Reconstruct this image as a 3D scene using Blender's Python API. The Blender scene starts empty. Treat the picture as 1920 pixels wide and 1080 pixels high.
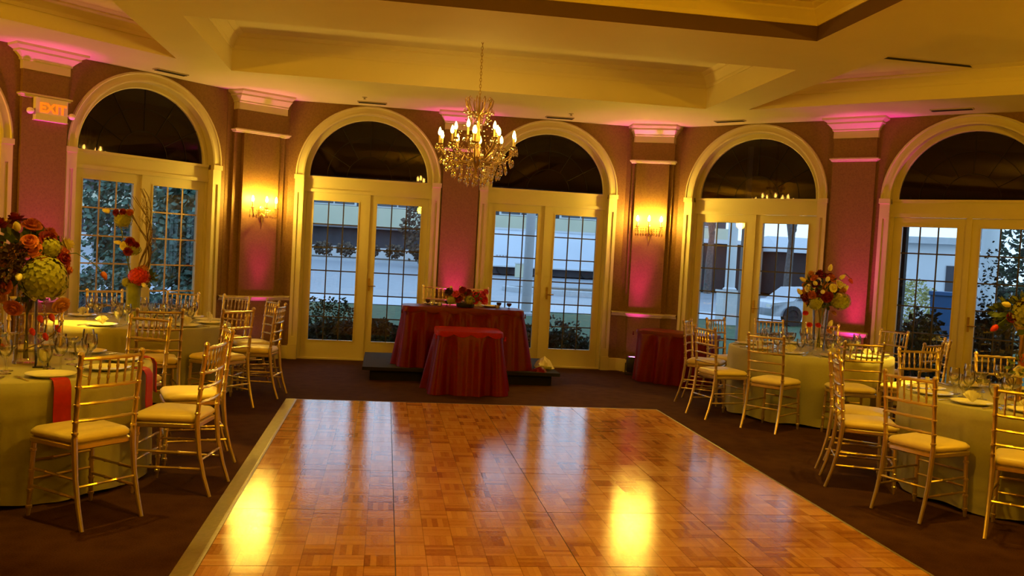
import bpy, math, random
from math import pi, sin, cos, radians as rad
from mathutils import Vector, Matrix
from mathutils.geometry import tessellate_polygon

R = random.Random(11)
SC = bpy.context.scene
COL = SC.collection

# ------------------------------------------------------------------ helpers
class MB:
    """Collects faces; build() links them as ONE mesh object."""
    def __init__(s, T=None):
        s.v = []; s.f = []; s.T = T
    def P(s, p):
        p = Vector(p)
        if s.T is not None: p = s.T @ p
        s.v.append(p); return len(s.v) - 1
    def face(s, pts):
        s.f.append([s.P(p) for p in pts])
    def box(s, x0, x1, y0, y1, z0, z1):
        i = [s.P(p) for p in ((x0,y0,z0),(x1,y0,z0),(x1,y1,z0),(x0,y1,z0),(x0,y0,z1),(x1,y0,z1),(x1,y1,z1),(x0,y1,z1))]
        for q in ((3,2,1,0),(4,5,6,7),(0,1,5,4),(1,2,6,5),(2,3,7,6),(3,0,4,7)): s.f.append([i[k] for k in q])
    def prism(s, poly, z0, z1):
        n = len(poly)
        a = [s.P((p[0], p[1], z0)) for p in poly]; b = [s.P((p[0], p[1], z1)) for p in poly]
        s.f.append(a[::-1]); s.f.append(b)
        for k in range(n): s.f.append([a[k], a[(k+1)%n], b[(k+1)%n], b[k]])
    def rings(s, rings, closed=True, cap0=False, cap1=False, loop=False):
        ids = [[s.P(p) for p in r] for r in rings]
        n = len(ids[0]); m = len(ids)
        for a in range(m if loop else m - 1):
            A, B = ids[a], ids[(a+1) % m]
            for k in range(n if closed else n - 1):
                s.f.append([A[k], A[(k+1)%n], B[(k+1)%n], B[k]])
        if cap0: s.f.append(ids[0][::-1])
        if cap1: s.f.append(ids[-1])
    def lathe(s, prof, n=16, c=(0,0,0), cap0=True, cap1=True):
        s.rings([[(c[0]+r*cos(2*pi*k/n), c[1]+r*sin(2*pi*k/n), c[2]+z) for k in range(n)] for r, z in prof], True, cap0, cap1)
    def tube(s, pts, rads, n=8, cap=True):
        pts = [Vector(p) for p in pts]
        if not hasattr(rads, '__len__'): rads = [rads]*len(pts)
        up = None; rg = []
        for i, p in enumerate(pts):
            t = (pts[min(i+1, len(pts)-1)] - pts[max(i-1, 0)]).normalized()
            if up is None:
                up = Vector((0,0,1)) if abs(t.z) < .9 else Vector((1,0,0))
            a = t.cross(up)
            if a.length < 1e-6: a = t.orthogonal()
            a.normalize(); b = a.cross(t).normalized(); up = b
            rg.append([p + (a*cos(2*pi*k/n) + b*sin(2*pi*k/n))*rads[i] for k in range(n)])
        s.rings(rg, True, cap, cap)
    def ball(s, c, r, nu=10, nv=7, jit=0):
        if not hasattr(r, '__len__'): r = (r, r, r)
        rg = []
        for j in range(1, nv):
            ph = pi*j/nv
            rg.append([(c[0]+r[0]*sin(ph)*cos(2*pi*k/nu)*(1+R.uniform(-jit,jit)), c[1]+r[1]*sin(ph)*sin(2*pi*k/nu)*(1+R.uniform(-jit,jit)), c[2]-r[2]*cos(ph)) for k in range(nu)])
        s.rings(rg, True, True, True)
    def poly(s, loops, z, flip=False):
        fl = [Vector((p[0], p[1], 0)) for l in loops for p in l]
        for t in tessellate_polygon([[Vector((p[0], p[1], 0)) for p in l] for l in loops]):
            q = [fl[k] for k in t]
            nz = (q[1]-q[0]).cross(q[2]-q[0]).z
            if (nz < 0) != flip: q = q[::-1]
            s.face([(p.x, p.y, z) for p in q])
    def sweep(s, prof, path, closed=False):
        """prof: (outward, height) pairs; path: 2D points; outward is to the RIGHT of travel; mitred."""
        n = len(path); rg = []
        for i in range(n):
            p = Vector(path[i]).to_2d()
            d0 = (p - Vector(path[i-1]).to_2d()) if (closed or i > 0) else None
            d1 = (Vector(path[(i+1)%n]).to_2d() - p) if (closed or i < n-1) else None
            if d0 is None: d0 = d1
            if d1 is None: d1 = d0
            d0.normalize(); d1.normalize()
            n0 = Vector((d0.y, -d0.x)); n1 = Vector((d1.y, -d1.x)); m = (n0+n1)
            m = m / max(.2, (1 + n0.dot(n1)))
            rg.append([(p.x+m.x*o, p.y+m.y*o, z) for o, z in prof])
        s.rings(rg, False, False, False, closed)
    def build(s, name, mat, parent=None, smooth=True, ang=40):
        me = bpy.data.meshes.new(name)
        me.from_pydata([tuple(v) for v in s.v], [], s.f)
        me.materials.append(mat)
        if smooth and len(me.polygons):
            me.polygons.foreach_set('use_smooth', [True]*len(me.polygons))
            me.set_sharp_from_angle(angle=rad(ang))
        me.update()
        o = bpy.data.objects.new(name, me); COL.objects.link(o)
        if parent is not None: o.parent = parent
        return o

def tag(o, label=None, cat=None, group=None, kind=None):
    if label: o['label'] = label
    if cat: o['category'] = cat
    if group: o['group'] = group
    if kind: o['kind'] = kind
    return o
def empty(name, loc=(0,0,0), rz=0, label=None, cat=None, group=None, kind=None):
    o = bpy.data.objects.new(name, None); COL.objects.link(o)
    o.location = loc; o.rotation_euler = (0,0,rz); o.empty_display_size = .1
    return tag(o, label, cat, group, kind)
def dup(o, loc=None, rz=None, label=None, group=None, parent=None):
    c = o.copy(); COL.objects.link(c)
    if parent is not None: c.parent = parent
    if loc is not None: c.location = loc
    if rz is not None: c.rotation_euler = (0,0,rz)
    if label: c['label'] = label
    if group: c['group'] = group
    for ch in list(o.children): dup(ch, parent=c)
    return c
def F(ox, oy, a):     # local frame: x along a, y = outward normal, z up
    return Matrix.Translation((ox, oy, 0)) @ Matrix.Rotation(a, 4, 'Z')

# ------------------------------------------------------------------ materials
def newmat(name):
    m = bpy.data.materials.new(name); m.use_nodes = True
    nt = m.node_tree; b = nt.nodes['Principled BSDF']
    return m, nt, b
def mat(name, col, rough=.6, metal=0, var=.06, scale=30, bump=0, sheen=0, spec=None, coat=0):
    m, nt, b = newmat(name)
    tc = nt.nodes.new('ShaderNodeTexCoord'); nz = nt.nodes.new('ShaderNodeTexNoise')
    nz.inputs['Scale'].default_value = scale; nz.inputs['Detail'].default_value = 3
    nt.links.new(tc.outputs['Object'], nz.inputs['Vector'])
    rp = nt.nodes.new('ShaderNodeValToRGB')
    rp.color_ramp.elements[0].position = .3; rp.color_ramp.elements[1].position = .7
    rp.color_ramp.elements[0].color = [max(0, c*(1-var)) for c in col] + [1]
    rp.color_ramp.elements[1].color = [min(1, c*(1+var)) for c in col] + [1]
    nt.links.new(nz.outputs['Fac'], rp.inputs['Fac']); nt.links.new(rp.outputs['Color'], b.inputs['Base Color'])
    b.inputs['Roughness'].default_value = rough; b.inputs['Metallic'].default_value = metal
    if sheen: b.inputs['Sheen Weight'].default_value = sheen
    if coat: b.inputs['Coat Weight'].default_value = coat
    if spec is not None: b.inputs['Specular IOR Level'].default_value = spec
    if bump:
        bp = nt.nodes.new('ShaderNodeBump'); bp.inputs['Strength'].default_value = bump; bp.inputs['Distance'].default_value = .01
        nt.links.new(nz.outputs['Fac'], bp.inputs['Height']); nt.links.new(bp.outputs['Normal'], b.inputs['Normal'])
    return m
def emit(name, col, s):
    m, nt, b = newmat(name)
    b.inputs['Base Color'].default_value = (*col, 1); b.inputs['Roughness'].default_value = .4
    b.inputs['Emission Color'].default_value = (*col, 1); b.inputs['Emission Strength'].default_value = s
    return m
def glassy(name, tint=(1,1,1), refl=.08, rough=.02, tcol=None):
    m = bpy.data.materials.new(name); m.use_nodes = True; nt = m.node_tree
    nt.nodes.remove(nt.nodes['Principled BSDF']); out = nt.nodes['Material Output']
    t = nt.nodes.new('ShaderNodeBsdfTransparent'); t.inputs['Color'].default_value = (*(tcol or tint), 1)
    g = nt.nodes.new('ShaderNodeBsdfGlossy'); g.inputs['Color'].default_value = (*tint, 1); g.inputs['Roughness'].default_value = rough
    lw = nt.nodes.new('ShaderNodeLayerWeight'); lw.inputs['Blend'].default_value = .25
    ma = nt.nodes.new('ShaderNodeMath'); ma.operation = 'MULTIPLY_ADD'; ma.inputs[1].default_value = .8; ma.inputs[2].default_value = refl; ma.use_clamp = True
    nt.links.new(lw.outputs['Fresnel'], ma.inputs[0])
    mx = nt.nodes.new('ShaderNodeMixShader'); nt.links.new(ma.outputs[0], mx.inputs['Fac'])
    nt.links.new(t.outputs[0], mx.inputs[1]); nt.links.new(g.outputs[0], mx.inputs[2]); nt.links.new(mx.outputs[0], out.inputs['Surface'])
    return m

M = {}
M['cream'] = mat('cream_trim_paint', (.58,.52,.31), .45, var=.02, scale=4)
M['ceil'] = mat('ceiling_paint', (.80,.72,.45), .7, var=.02, scale=2)
M['fascia'] = mat('mauve_tray_paint', (.12,.065,.045), .7, var=.04, scale=3)  # dark mauve-brown band round the sides of the first tray
M['bronze'] = mat('dark_bronze_grille', (.035,.03,.028), .5, var=.1)  # door muntins, with their backlit darkness put into the colour
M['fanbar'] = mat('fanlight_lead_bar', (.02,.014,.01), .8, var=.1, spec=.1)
M['tan'] = mat('tan_grille', (.50,.38,.24), .5, var=.05)  # same muntins on the left wall, lit tone put into the colour
M['gold'] = mat('champagne_chair_lacquer', (.74,.60,.36), .30, .85, .05, 20)
M['seat'] = mat('ivory_chair_cushion', (.72,.59,.31), .42, var=.03, scale=8, sheen=.2)
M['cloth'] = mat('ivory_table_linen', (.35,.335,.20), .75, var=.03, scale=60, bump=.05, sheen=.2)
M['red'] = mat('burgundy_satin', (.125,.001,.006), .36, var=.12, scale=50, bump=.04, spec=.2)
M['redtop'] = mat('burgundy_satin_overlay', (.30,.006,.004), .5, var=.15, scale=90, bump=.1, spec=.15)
M['rednap'] = mat('burgundy_napkin_satin', (.36,.008,.02), .5, var=.08, scale=50, spec=.3)
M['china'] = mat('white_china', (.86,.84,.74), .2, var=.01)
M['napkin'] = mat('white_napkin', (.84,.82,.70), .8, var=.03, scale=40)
M['steel'] = mat('silver_flatware', (.78,.76,.7), .22, 1, .02)
M['black'] = mat('black_plastic', (.012,.011,.011), .5, var=.2)
M['blackcar'] = mat('black_stage_carpet', (.012,.010,.010), .95, var=.5, scale=300)
M['stageskirt'] = mat('black_stage_skirt', (.006,.005,.005), .9, var=.3)
M['brass'] = mat('antique_brass', (.45,.30,.12), .3, .9, .1)
M['crystal'] = glassy('cut_crystal', (1,.93,.78), .35, .06, (.86,.8,.66))
M['glass'] = glassy('clear_drinking_glass', (1,1,.97), .10, .03, (.97,.97,.94))
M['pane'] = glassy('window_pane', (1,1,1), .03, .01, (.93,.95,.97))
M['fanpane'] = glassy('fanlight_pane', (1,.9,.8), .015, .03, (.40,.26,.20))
M['bulb'] = emit('candle_bulb_glow', (1,.60,.10), 75)
M['sbulb'] = emit('sconce_bulb_glow', (1,.62,.075), 1250)
M['candle'] = mat('candle_sleeve', (.82,.66,.34), .5, var=.02)
M['lens'] = emit('magenta_led_lens', (1,.22,.75), 9)
M['exit'] = emit('exit_letter_glow', (1,.13,.004), 1.5)
M['exitbox'] = mat('exit_sign_housing', (.78,.72,.58), .5, var=.02)
M['can'] = emit('downlight_glow', (1,.72,.3), 6)
M['slot'] = mat('dark_vent_slot', (.02,.016,.012), .8)
M['vent'] = mat('vent_frame_paint', (.42,.36,.22), .6)
M['trimgrey'] = mat('dance_floor_edge_metal', (.40,.37,.33), .42, .55, .1, 40)
M['leaf'] = mat('florist_leaf', (.07,.11,.03), .5, var=.4, scale=15)
M['hyd'] = mat('green_hydrangea', (.33,.34,.055), .7, var=.2, scale=40)
M['rose_red'] = mat('burgundy_rose', (.20,.006,.012), .6, var=.3, scale=40)
M['rose_coral'] = mat('coral_rose', (.50,.13,.05), .6, var=.25, scale=40)
M['rose_peach'] = mat('peach_rose', (.58,.27,.09), .6, var=.2, scale=40)
M['rose_white'] = mat('cream_rose', (.82,.76,.46), .6, var=.08, scale=40)
M['rose_pink'] = mat('hot_pink_flower', (.62,.06,.20), .6, var=.2, scale=40)
M['plum'] = mat('dark_plum_flower', (.045,.014,.022), .7, var=.4, scale=40)
M['scarlet'] = mat('scarlet_flower', (.58,.025,.018), .6, var=.3, scale=60)
M['willow'] = mat('curly_willow', (.17,.11,.05), .7, var=.3)
M['greenvase'] = mat('leaf_lined_vase', (.22,.25,.05), .25, var=.25, scale=12)
# outside
M['grass'] = mat('lawn_grass', (.045,.085,.030), .9, var=.35, scale=6)
M['walk'] = mat('concrete_walk', (.50,.52,.54), .8, var=.06, scale=8)
M['road'] = mat('asphalt', (.30,.32,.35), .45, var=.1, scale=5)
M['mulch'] = mat('mulch', (.10,.075,.05), .95, var=.4, scale=10)
M['hedge'] = mat('hedge_leaf', (.035,.055,.025), .7, var=.5, scale=8)
M['treeleaf'] = mat('tree_leaf', (.10,.19,.13), .6, var=.5, scale=3)
M['bluegrass'] = mat('ornamental_grass_blade', (.30,.37,.42), .7, var=.4, scale=6)
M['bark'] = mat('bark', (.10,.085,.075), .9, var=.3, scale=12)
M['bwall'] = mat('concrete_storey', (.16,.16,.18), .8, var=.1, scale=1)
M['bdark'] = mat('garage_dark', (.055,.055,.065), .8, var=.2, scale=2)
M['bband'] = mat('cream_spandrel', (.62,.62,.46), .8, var=.04, scale=1)
M['bwhite'] = mat('white_render', (.66,.68,.70), .7, var=.04, scale=1)
M['bwin'] = mat('building_window', (.05,.06,.08), .15, var=.1)
M['trailer'] = mat('white_trailer_skin', (.80,.86,.95), .4, var=.02, scale=1)
M['tyre'] = mat('tyre_rubber', (.02,.02,.022), .85)
M['pole'] = mat('grey_painted_pole', (.42,.42,.44), .6, var=.04)
M['brick'] = mat('brown_siding', (.028,.020,.019), .85, var=.2, scale=4)
M['porch'] = mat('porch_soffit', (.085,.05,.035), .85, var=.1, scale=3)
M['carpaint'] = mat('silver_car_paint', (.40,.43,.48), .25, .3, .02)
M['blue'] = mat('blue_plastic_bin', (.03,.10,.24), .5, var=.05)
M['yellowbush'] = mat('yellow_green_leaf', (.30,.28,.06), .7, var=.4, scale=8)

def wallpaper():
    m, nt, b = newmat('brown_rose_wallpaper')
    tc = nt.nodes.new('ShaderNodeTexCoord')
    n1 = nt.nodes.new('ShaderNodeTexNoise'); n1.inputs['Scale'].default_value = 90; n1.inputs['Detail'].default_value = 2
    n2 = nt.nodes.new('ShaderNodeTexVoronoi'); n2.inputs['Scale'].default_value = 38
    nt.links.new(tc.outputs['Object'], n1.inputs['Vector']); nt.links.new(tc.outputs['Object'], n2.inputs['Vector'])
    ad = nt.nodes.new('ShaderNodeMath'); ad.operation = 'MULTIPLY_ADD'; ad.inputs[1].default_value = .35
    nt.links.new(n2.outputs['Distance'], ad.inputs[0]); nt.links.new(n1.outputs['Fac'], ad.inputs[2])
    rp = nt.nodes.new('ShaderNodeValToRGB')
    rp.color_ramp.elements[0].position = .35; rp.color_ramp.elements[1].position = .8
    rp.color_ramp.elements[0].color = (.140,.070,.017,1); rp.color_ramp.elements[1].color = (.205,.108,.028,1)
    nt.links.new(ad.outputs[0], rp.inputs['Fac']); nt.links.new(rp.outputs['Color'], b.inputs['Base Color'])
    b.inputs['Roughness'].default_value = .6
    return m
M['paper'] = wallpaper()
def carpet():
    m, nt, b = newmat('brown_patterned_carpet')
    tc = nt.nodes.new('ShaderNodeTexCoord')
    n1 = nt.nodes.new('ShaderNodeTexNoise'); n1.inputs['Scale'].default_value = 120; n1.inputs['Detail'].default_value = 4
    n2 = nt.nodes.new('ShaderNodeTexVoronoi'); n2.inputs['Scale'].default_value = 9
    nt.links.new(tc.outputs['Object'], n1.inputs['Vector']); nt.links.new(tc.outputs['Object'], n2.inputs['Vector'])
    ad = nt.nodes.new('ShaderNodeMath'); ad.operation = 'MULTIPLY_ADD'; ad.inputs[1].default_value = .3
    nt.links.new(n2.outputs['Distance'], ad.inputs[0]); nt.links.new(n1.outputs['Fac'], ad.inputs[2])
    rp = nt.nodes.new('ShaderNodeValToRGB')
    rp.color_ramp.elements[0].position = .4; rp.color_ramp.elements[1].position = .8
    rp.color_ramp.elements[0].color = (.034,.010,.005,1); rp.color_ramp.elements[1].color = (.066,.027,.012,1)
    nt.links.new(ad.outputs[0], rp.inputs['Fac']); nt.links.new(rp.outputs['Color'], b.inputs['Base Color'])
    b.inputs['Roughness'].default_value = .97; b.inputs['Specular IOR Level'].default_value = .1
    return m
M['carpet'] = carpet()
def parquet():
    m, nt, b = newmat('oak_mosaic_parquet')
    N = nt.nodes.new; L = nt.links.new
    tc = N('ShaderNodeTexCoord'); sp = N('ShaderNodeSeparateXYZ'); L(tc.outputs['Object'], sp.inputs[0])
    def mth(op, a, bb=None, c=None):
        n = N('ShaderNodeMath'); n.operation = op
        for i, x in enumerate((a, bb, c)):
            if x is None: continue
            if isinstance(x, (int, float)): n.inputs[i].default_value = x
            else: L(x, n.inputs[i])
        return n.outputs[0]
    S = .1524
    u = mth('DIVIDE', sp.outputs['X'], S); v = mth('DIVIDE', sp.outputs['Y'], S)
    iu = mth('FLOOR', u); iv = mth('FLOOR', v); fu = mth('FRACT', u); fv = mth('FRACT', v)
    par = mth('PINGPONG', mth('ADD', iu, iv), 1.0)
    d = mth('ADD', mth('MULTIPLY', fu, par), mth('MULTIPLY', fv, mth('SUBTRACT', 1.0, par)))
    fing = mth('FLOOR', mth('MULTIPLY', d, 5.0))
    cb = N('ShaderNodeCombineXYZ'); L(iu, cb.inputs[0]); L(iv, cb.inputs[1]); L(fing, cb.inputs[2])
    wn = N('ShaderNodeTexWhiteNoise'); wn.noise_dimensions = '3D'; L(cb.outputs[0], wn.inputs['Vector'])
    cb2 = N('ShaderNodeCombineXYZ'); L(iu, cb2.inputs[0]); L(iv, cb2.inputs[1])
    wn2 = N('ShaderNodeTexWhiteNoise'); wn2.noise_dimensions = '3D'; L(cb2.outputs[0], wn2.inputs['Vector'])
    gr = N('ShaderNodeTexNoise'); gr.inputs['Scale'].default_value = 60; gr.inputs['Detail'].default_value = 4
    L(tc.outputs['Object'], gr.inputs['Vector'])
    t = mth('ADD', mth('MULTIPLY', wn.outputs['Value'], .45), mth('ADD', mth('MULTIPLY', wn2.outputs['Value'], .25), mth('MULTIPLY', gr.outputs['Fac'], .3)))
    rp = N('ShaderNodeValToRGB'); e = rp.color_ramp.elements
    e[0].position = .12; e[0].color = (.30,.105,.05,1); e[1].position = .9; e[1].color = (.72,.42,.20,1)
    k = e.new(.45); k.color = (.56,.27,.12,1)
    L(t, rp.inputs['Fac'])
    # thin dark joints between fingers / squares
    e1 = mth('MINIMUM', mth('FRACT', mth('MULTIPLY', d, 5.0)), mth('MINIMUM', fu, fv))
    j = mth('GREATER_THAN', e1, .028)
    mx = N('ShaderNodeMixRGB'); mx.inputs[1].default_value = (.17,.065,.03,1); L(j, mx.inputs[0]); L(rp.outputs['Color'], mx.inputs[2])
    mx2 = N('ShaderNodeMixRGB'); mx2.inputs[0].default_value = .6; L(rp.outputs['Color'], mx2.inputs[1]); L(mx.outputs[0], mx2.inputs[2])
    L(mx2.outputs[0], b.inputs['Base Color'])
    L(mth('MULTIPLY_ADD', wn2.outputs['Value'], .05, .075), b.inputs['Roughness'])
    b.inputs['Specular IOR Level'].default_value = .75
    bp = N('ShaderNodeBump'); bp.inputs['Strength'].default_value = .17; bp.inputs['Distance'].default_value = .004
    L(mth('ADD', wn2.outputs['Value'], mth('MULTIPLY', gr.outputs['Fac'], 1.2)), bp.inputs['Height']); L(bp.outputs['Normal'], b.inputs['Normal'])
    return m
M['parquet'] = parquet()

# ------------------------------------------------------------------ dimensions
r2 = math.sqrt(.5)
H = 3.425                     # ceiling soffit
ZS = 2.458; RA = .785         # spring line of the arches, fanlight radius
ZGT, ZGB = 2.135, .259        # door glass
GA, GB = .1236, .7186
dC, dL, dR = 12.03, 9.62, 11.123
FC = F(0, dC, 0); FL = F(-r2*dL, r2*dL, pi/4); FR = F(r2*dR, r2*dR, -pi/4)
BAYS = {'L': [3.20, 5.676], 'C': [-.272, 2.189], 'R': [-4.45, -1.894]}
def WP(fr, x, y=0, z=0): return fr @ Vector((x, y, z))
cPL = (-2.05, 11.55); cQL = (-1.33, 12.03)      # chamfer by the willow table
cPR = (3.27, 12.03); cQR = (3.96, 11.77)

# ------------------------------------------------------------------ floor and ceiling
X0, X1, Y0 = -7.2, 9.1, -4.5
yL = X0 + dL/r2; yR = dR/r2 - X1
outline = [(X0, Y0), (X1, Y0), (X1, yR), cQR, cPR, cQL, cPL, (X0, yL)]
m = MB(); m.poly([[(X0-.3,Y0-.3),(X1+.3,Y0-.3),(X1+.3,yR+.1),(4.1,12.0),(3.3,12.32),(-1.4,12.32),(-2.3,11.75),(X0-.3,yL+.1)]], 0)
m.poly([[(X0-.3,Y0-.3),(X1+.3,Y0-.3),(X1+.3,yR+.1),(4.1,12.0),(3.3,12.32),(-1.4,12.32),(-2.3,11.75),(X0-.3,yL+.1)]], -.15, True)
tag(m.build('floor', M['carpet'], smooth=False), 'dark brown patterned carpet covering the ballroom floor', 'floor', kind='structure')

T1 = [(-1.47,-.5),(3.39,-.5),(3.39,6.845),(-1.47,6.845)]
T2 = [(-1.8,7.89),(3.72,7.89),(3.72,10.25),(-1.8,10.25)]
T3 = [(4.19,6.27),(8.0,6.27),(4.19,10.08)]
T4 = [(-2.29,6.27),(-2.29,9.82),(-5.84,6.27)]
trays = [T1, T2, T3, T4]; depth = [.27, .40, .30, .30]
m = MB(); m.poly([outline] + [t[::-1] for t in trays], H, True)
m.poly([[(x*1.03, y*1.02) for x, y in outline]], H+.75)
for i, (t, d) in enumerate(zip(trays, depth)):
    m.poly([t], H+d, True)
    n = len(t)
    if i:
        for k in range(n):
            a, b = t[k], t[(k+1)%n]; m.face([(a[0],a[1],H),(b[0],b[1],H),(b[0],b[1],H+d),(a[0],a[1],H+d)])
m.build('ceiling', M['ceil'], smooth=False)['kind'] = 'structure'
# trays: fascia + stepped crown mouldings
def crown(name, t, d, lo):
    m = MB()
    prof = [(0,H+lo),(.012,H+lo),(.02,H+lo+.02),(.02,H+lo+.035),(.05,H+d-.07),(.075,H+d-.045),(.075,H+d-.03),(.11,H+d-.018),(.13,H+d)]
    cw = [p for p in t]
    area = sum(cw[k][0]*cw[(k+1)%len(cw)][1]-cw[(k+1)%len(cw)][0]*cw[k][1] for k in range(len(cw)))
    if area > 0: cw = cw[::-1]
    m.sweep(prof, cw, True)
    o = m.build(name, M['ceil'], smooth=True, ang=25); o['kind'] = 'structure'; return o
for i, (t, d) in enumerate(zip(trays, depth)): crown('trim_%d' % (i+1), t, d, .12 if i == 0 else d-.16)
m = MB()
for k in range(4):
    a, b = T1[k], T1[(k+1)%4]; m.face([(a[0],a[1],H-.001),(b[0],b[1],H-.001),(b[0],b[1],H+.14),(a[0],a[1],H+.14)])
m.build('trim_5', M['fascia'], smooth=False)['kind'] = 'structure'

# ------------------------------------------------------------------ walls
RO = .86                      # wall opening half width
def wall(name, fr, s0, s1, bays):
    out = [(s0, 0)]
    for c in bays:
        out += [(c-RO, 0), (c-RO, ZS)] + [(c+RO*cos(a), ZS+RO*sin(a)) for a in [pi*(1-k/24) for k in range(1, 24)]] + [(c+RO, ZS), (c+RO, 0)]
    out += [(s1, 0), (s1, H), (s0, H)]
    flat = MB(); m = MB(fr)
    vs = [Vector((p[0], p[1], 0)) for p in out]
    for t in tessellate_polygon([vs]):
        q = [vs[k] for k in t]
        if (q[1]-q[0]).cross(q[2]-q[0]).z < 0: q = q[::-1]
        m.face([(p.x, 0, p.y) for p in q])
        m.face([(p.x, .2, p.y) for p in q[::-1]])
    n = len(out)
    for k in range(n):
        a, b = out[k], out[(k+1)%n]; m.face([(a[0],.2,a[1]),(b[0],.2,b[1]),(b[0],0,b[1]),(a[0],0,a[1])])
    o = m.build(name, M['paper'], smooth=False); o['kind'] = 'structure'; return o
sLe = (cPL[0]+cPL[1])*r2; sRb = (cQR[0]-cQR[1])*r2
sL0 = (X0+yL)*r2; sR1 = (X1-yR)*r2
wall('wall_left', FL, sL0, sLe, BAYS['L'])
wall('wall_center', FC, cQL[0], cPR[0], BAYS['C'])
wall('wall_right', FR, sRb, sR1, BAYS['R'])
for nm, (xa, ya, xb, yb) in {'wall_west': (X0,Y0,X0,yL), 'wall_east': (X1,yR,X1,Y0), 'wall_back': (X1,Y0,X0,Y0)}.items():
    m = MB(); L_ = math.hypot(xb-xa, yb-ya); m.T = F(xa, ya, math.atan2(yb-ya, xb-xa)); m.box(0, L_, 0, .2, 0, H)
    m.build(nm, M['paper'], smooth=False)['kind'] = 'structure'

BASE = [(0,.0),(.022,.0),(.022,.13),(.014,.15),(.014,.16),(0,.175)]
RAIL = [(0,.775),(.018,.78),(.022,.80),(.034,.81),(.036,.825),(.02,.835),(0,.838)]
def strip(name, fr, x0, x1, prof, mt=None):
    m = MB(); a = WP(fr, x0); b = WP(fr, x1)
    m.sweep(prof, [(a.x, a.y), (b.x, b.y)])
    # sweep offsets to the right of travel: left-to-right along the wall, right = into the room
    o = m.build(name, mt or M['cream'], smooth=True, ang=25); o['kind'] = 'structure'; return o

# capital / band / panel on a pilaster given by a local frame, half width w, projection p
def pilaster(tagname, fr, xc, w, p, ztop_w, base_off=0):
    m = MB(fr); m.box(xc-w, xc+w, -p, .0, 0, H); m.build('pilaster_panel', M['paper'], tagname, smooth=False)
    c = MB(fr)                 # capital: frieze band, then stepped flare
    z = [(3.19,.012),(3.275,.012),(3.285,.03),(3.30,.03),(3.32,.05),(3.35,.085),(3.355,.10),(3.375,.10),(3.395,.15),(3.40,.165),(H,.165)]
    k = (ztop_w - w)/.165
    rg = [[(xc-w-o*k, 0, zz), (xc-w-o*k, -p-o, zz), (xc+w+o*k, -p-o, zz), (xc+w+o*k, 0, zz)] for zz, o in z]
    c.rings(rg, False); c.face([rg[0][0], rg[0][3], rg[0][2], rg[0][1]])
    c.build('pilaster_capital', M['cream'], tagname, smooth=False)
    s = MB(fr)
    rg = [[(xc-w-o, 0, zz), (xc-w-o, -p-o, zz), (xc+w+o, -p-o, zz), (xc+w+o, 0, zz)] for zz, o in ((2.905,.0),(2.91,.018),(2.925,.022),(2.93,.035),(2.945,.035),(2.95,.01),(2.955,0))]
    s.rings(rg, False); s.build('pilaster_shelf', M['cream'], tagname, smooth=False)
    for nm, prof in (('chair_rail', RAIL), ('pilaster_plinth', BASE)):
        q = MB(); pts = [WP(fr, xc-w, 0), WP(fr, xc-w, -p), WP(fr, xc+w, -p), WP(fr, xc+w, 0)]
        q.sweep(prof, [(v.x, v.y) for v in pts]); q.build(nm, M['cream'], tagname, smooth=True, ang=25)
def pil_root(n): 
    o = empty('trim_%d' % n); o['kind'] = 'structure'; return o
pilaster(pil_root(6), FL, 4.465, .235, .05, .37)
pilaster(pil_root(7), FC, .958, .245, .05, .34)
pilaster(pil_root(8), FR, -3.185, .255, .05, .37)
# short wall strips of baseboard and chair rail
# chamfered corners: full-width wall, raised sconce panel, capital right across
def chamfer(nm, n, P, Q):
    a = math.atan2(Q[1]-P[1], Q[0]-P[0]); L_ = math.hypot(Q[0]-P[0], Q[1]-P[1]); fr = F(P[0], P[1], a)
    m = MB(fr); m.box(0, L_, 0, .2, 0, H); m.build(nm, M['paper'], smooth=False)['kind'] = 'structure'
    t = pil_root(n); c = L_/2; w = .245 if n == 9 else .225; p = .10
    m = MB(fr); m.box(c-w, c+w, -p, 0, .0, 2.91); m.build('sconce_panel', M['paper'], t, smooth=False)
    W_ = L_/2 - .085
    m = MB(fr); m.box(c-W_, c+W_, -.035, 0, 0, H); m.build('panel_backing', M['paper'], t, smooth=False)
    m = MB(fr); m.box(c-W_, c+W_, -p-.005, -.035, 2.95, 3.19); m.build('upper_panel', M['paper'], t, smooth=False)
    cm = MB(fr)
    z = [(3.19,.012),(3.275,.012),(3.285,.03),(3.30,.03),(3.32,.05),(3.35,.085),(3.355,.10),(3.375,.10),(3.395,.15),(3.40,.165),(H,.165)]
    rg = [[(c-W_-o*.55, 0, zz), (c-W_-o*.2+.02, -p-o, zz), (c+W_+o*.2-.02, -p-o, zz), (c+W_+o*.55, 0, zz)] for zz, o in z]
    cm.rings(rg, False); cm.face([rg[0][0], rg[0][3], rg[0][2], rg[0][1]]); cm.build('pilaster_capital', M['cream'], t, smooth=False)
    s = MB(fr)
    rg = [[(c-W_-o, 0, zz), (c-W_-o, -p-o, zz), (c+W_+o, -p-o, zz), (c+W_+o, 0, zz)] for zz, o in ((2.905,.0),(2.91,.018),(2.925,.022),(2.93,.035),(2.945,.035),(2.95,.01),(2.955,0))]
    s.rings(rg, False); s.face([rg[0][0], rg[0][3], rg[0][2], rg[0][1]]); s.build('pilaster_shelf', M['cream'], t, smooth=False)
    for nm2, prof in (('chair_rail', RAIL), ('pilaster_plinth', BASE)):
        q = MB(); pts = [WP(fr, x, y) for x, y in ((.0,0),(c-W_,0),(c-W_,-.035),(c-w,-.035),(c-w,-p),(c+w,-p),(c+w,-.035),(c+W_,-.035),(c+W_,0),(L_,0))]
        q.sweep(prof, [(v.x, v.y) for v in pts]); q.build(nm2, M['cream'], t, smooth=True, ang=25)
    return fr, c, p
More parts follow.
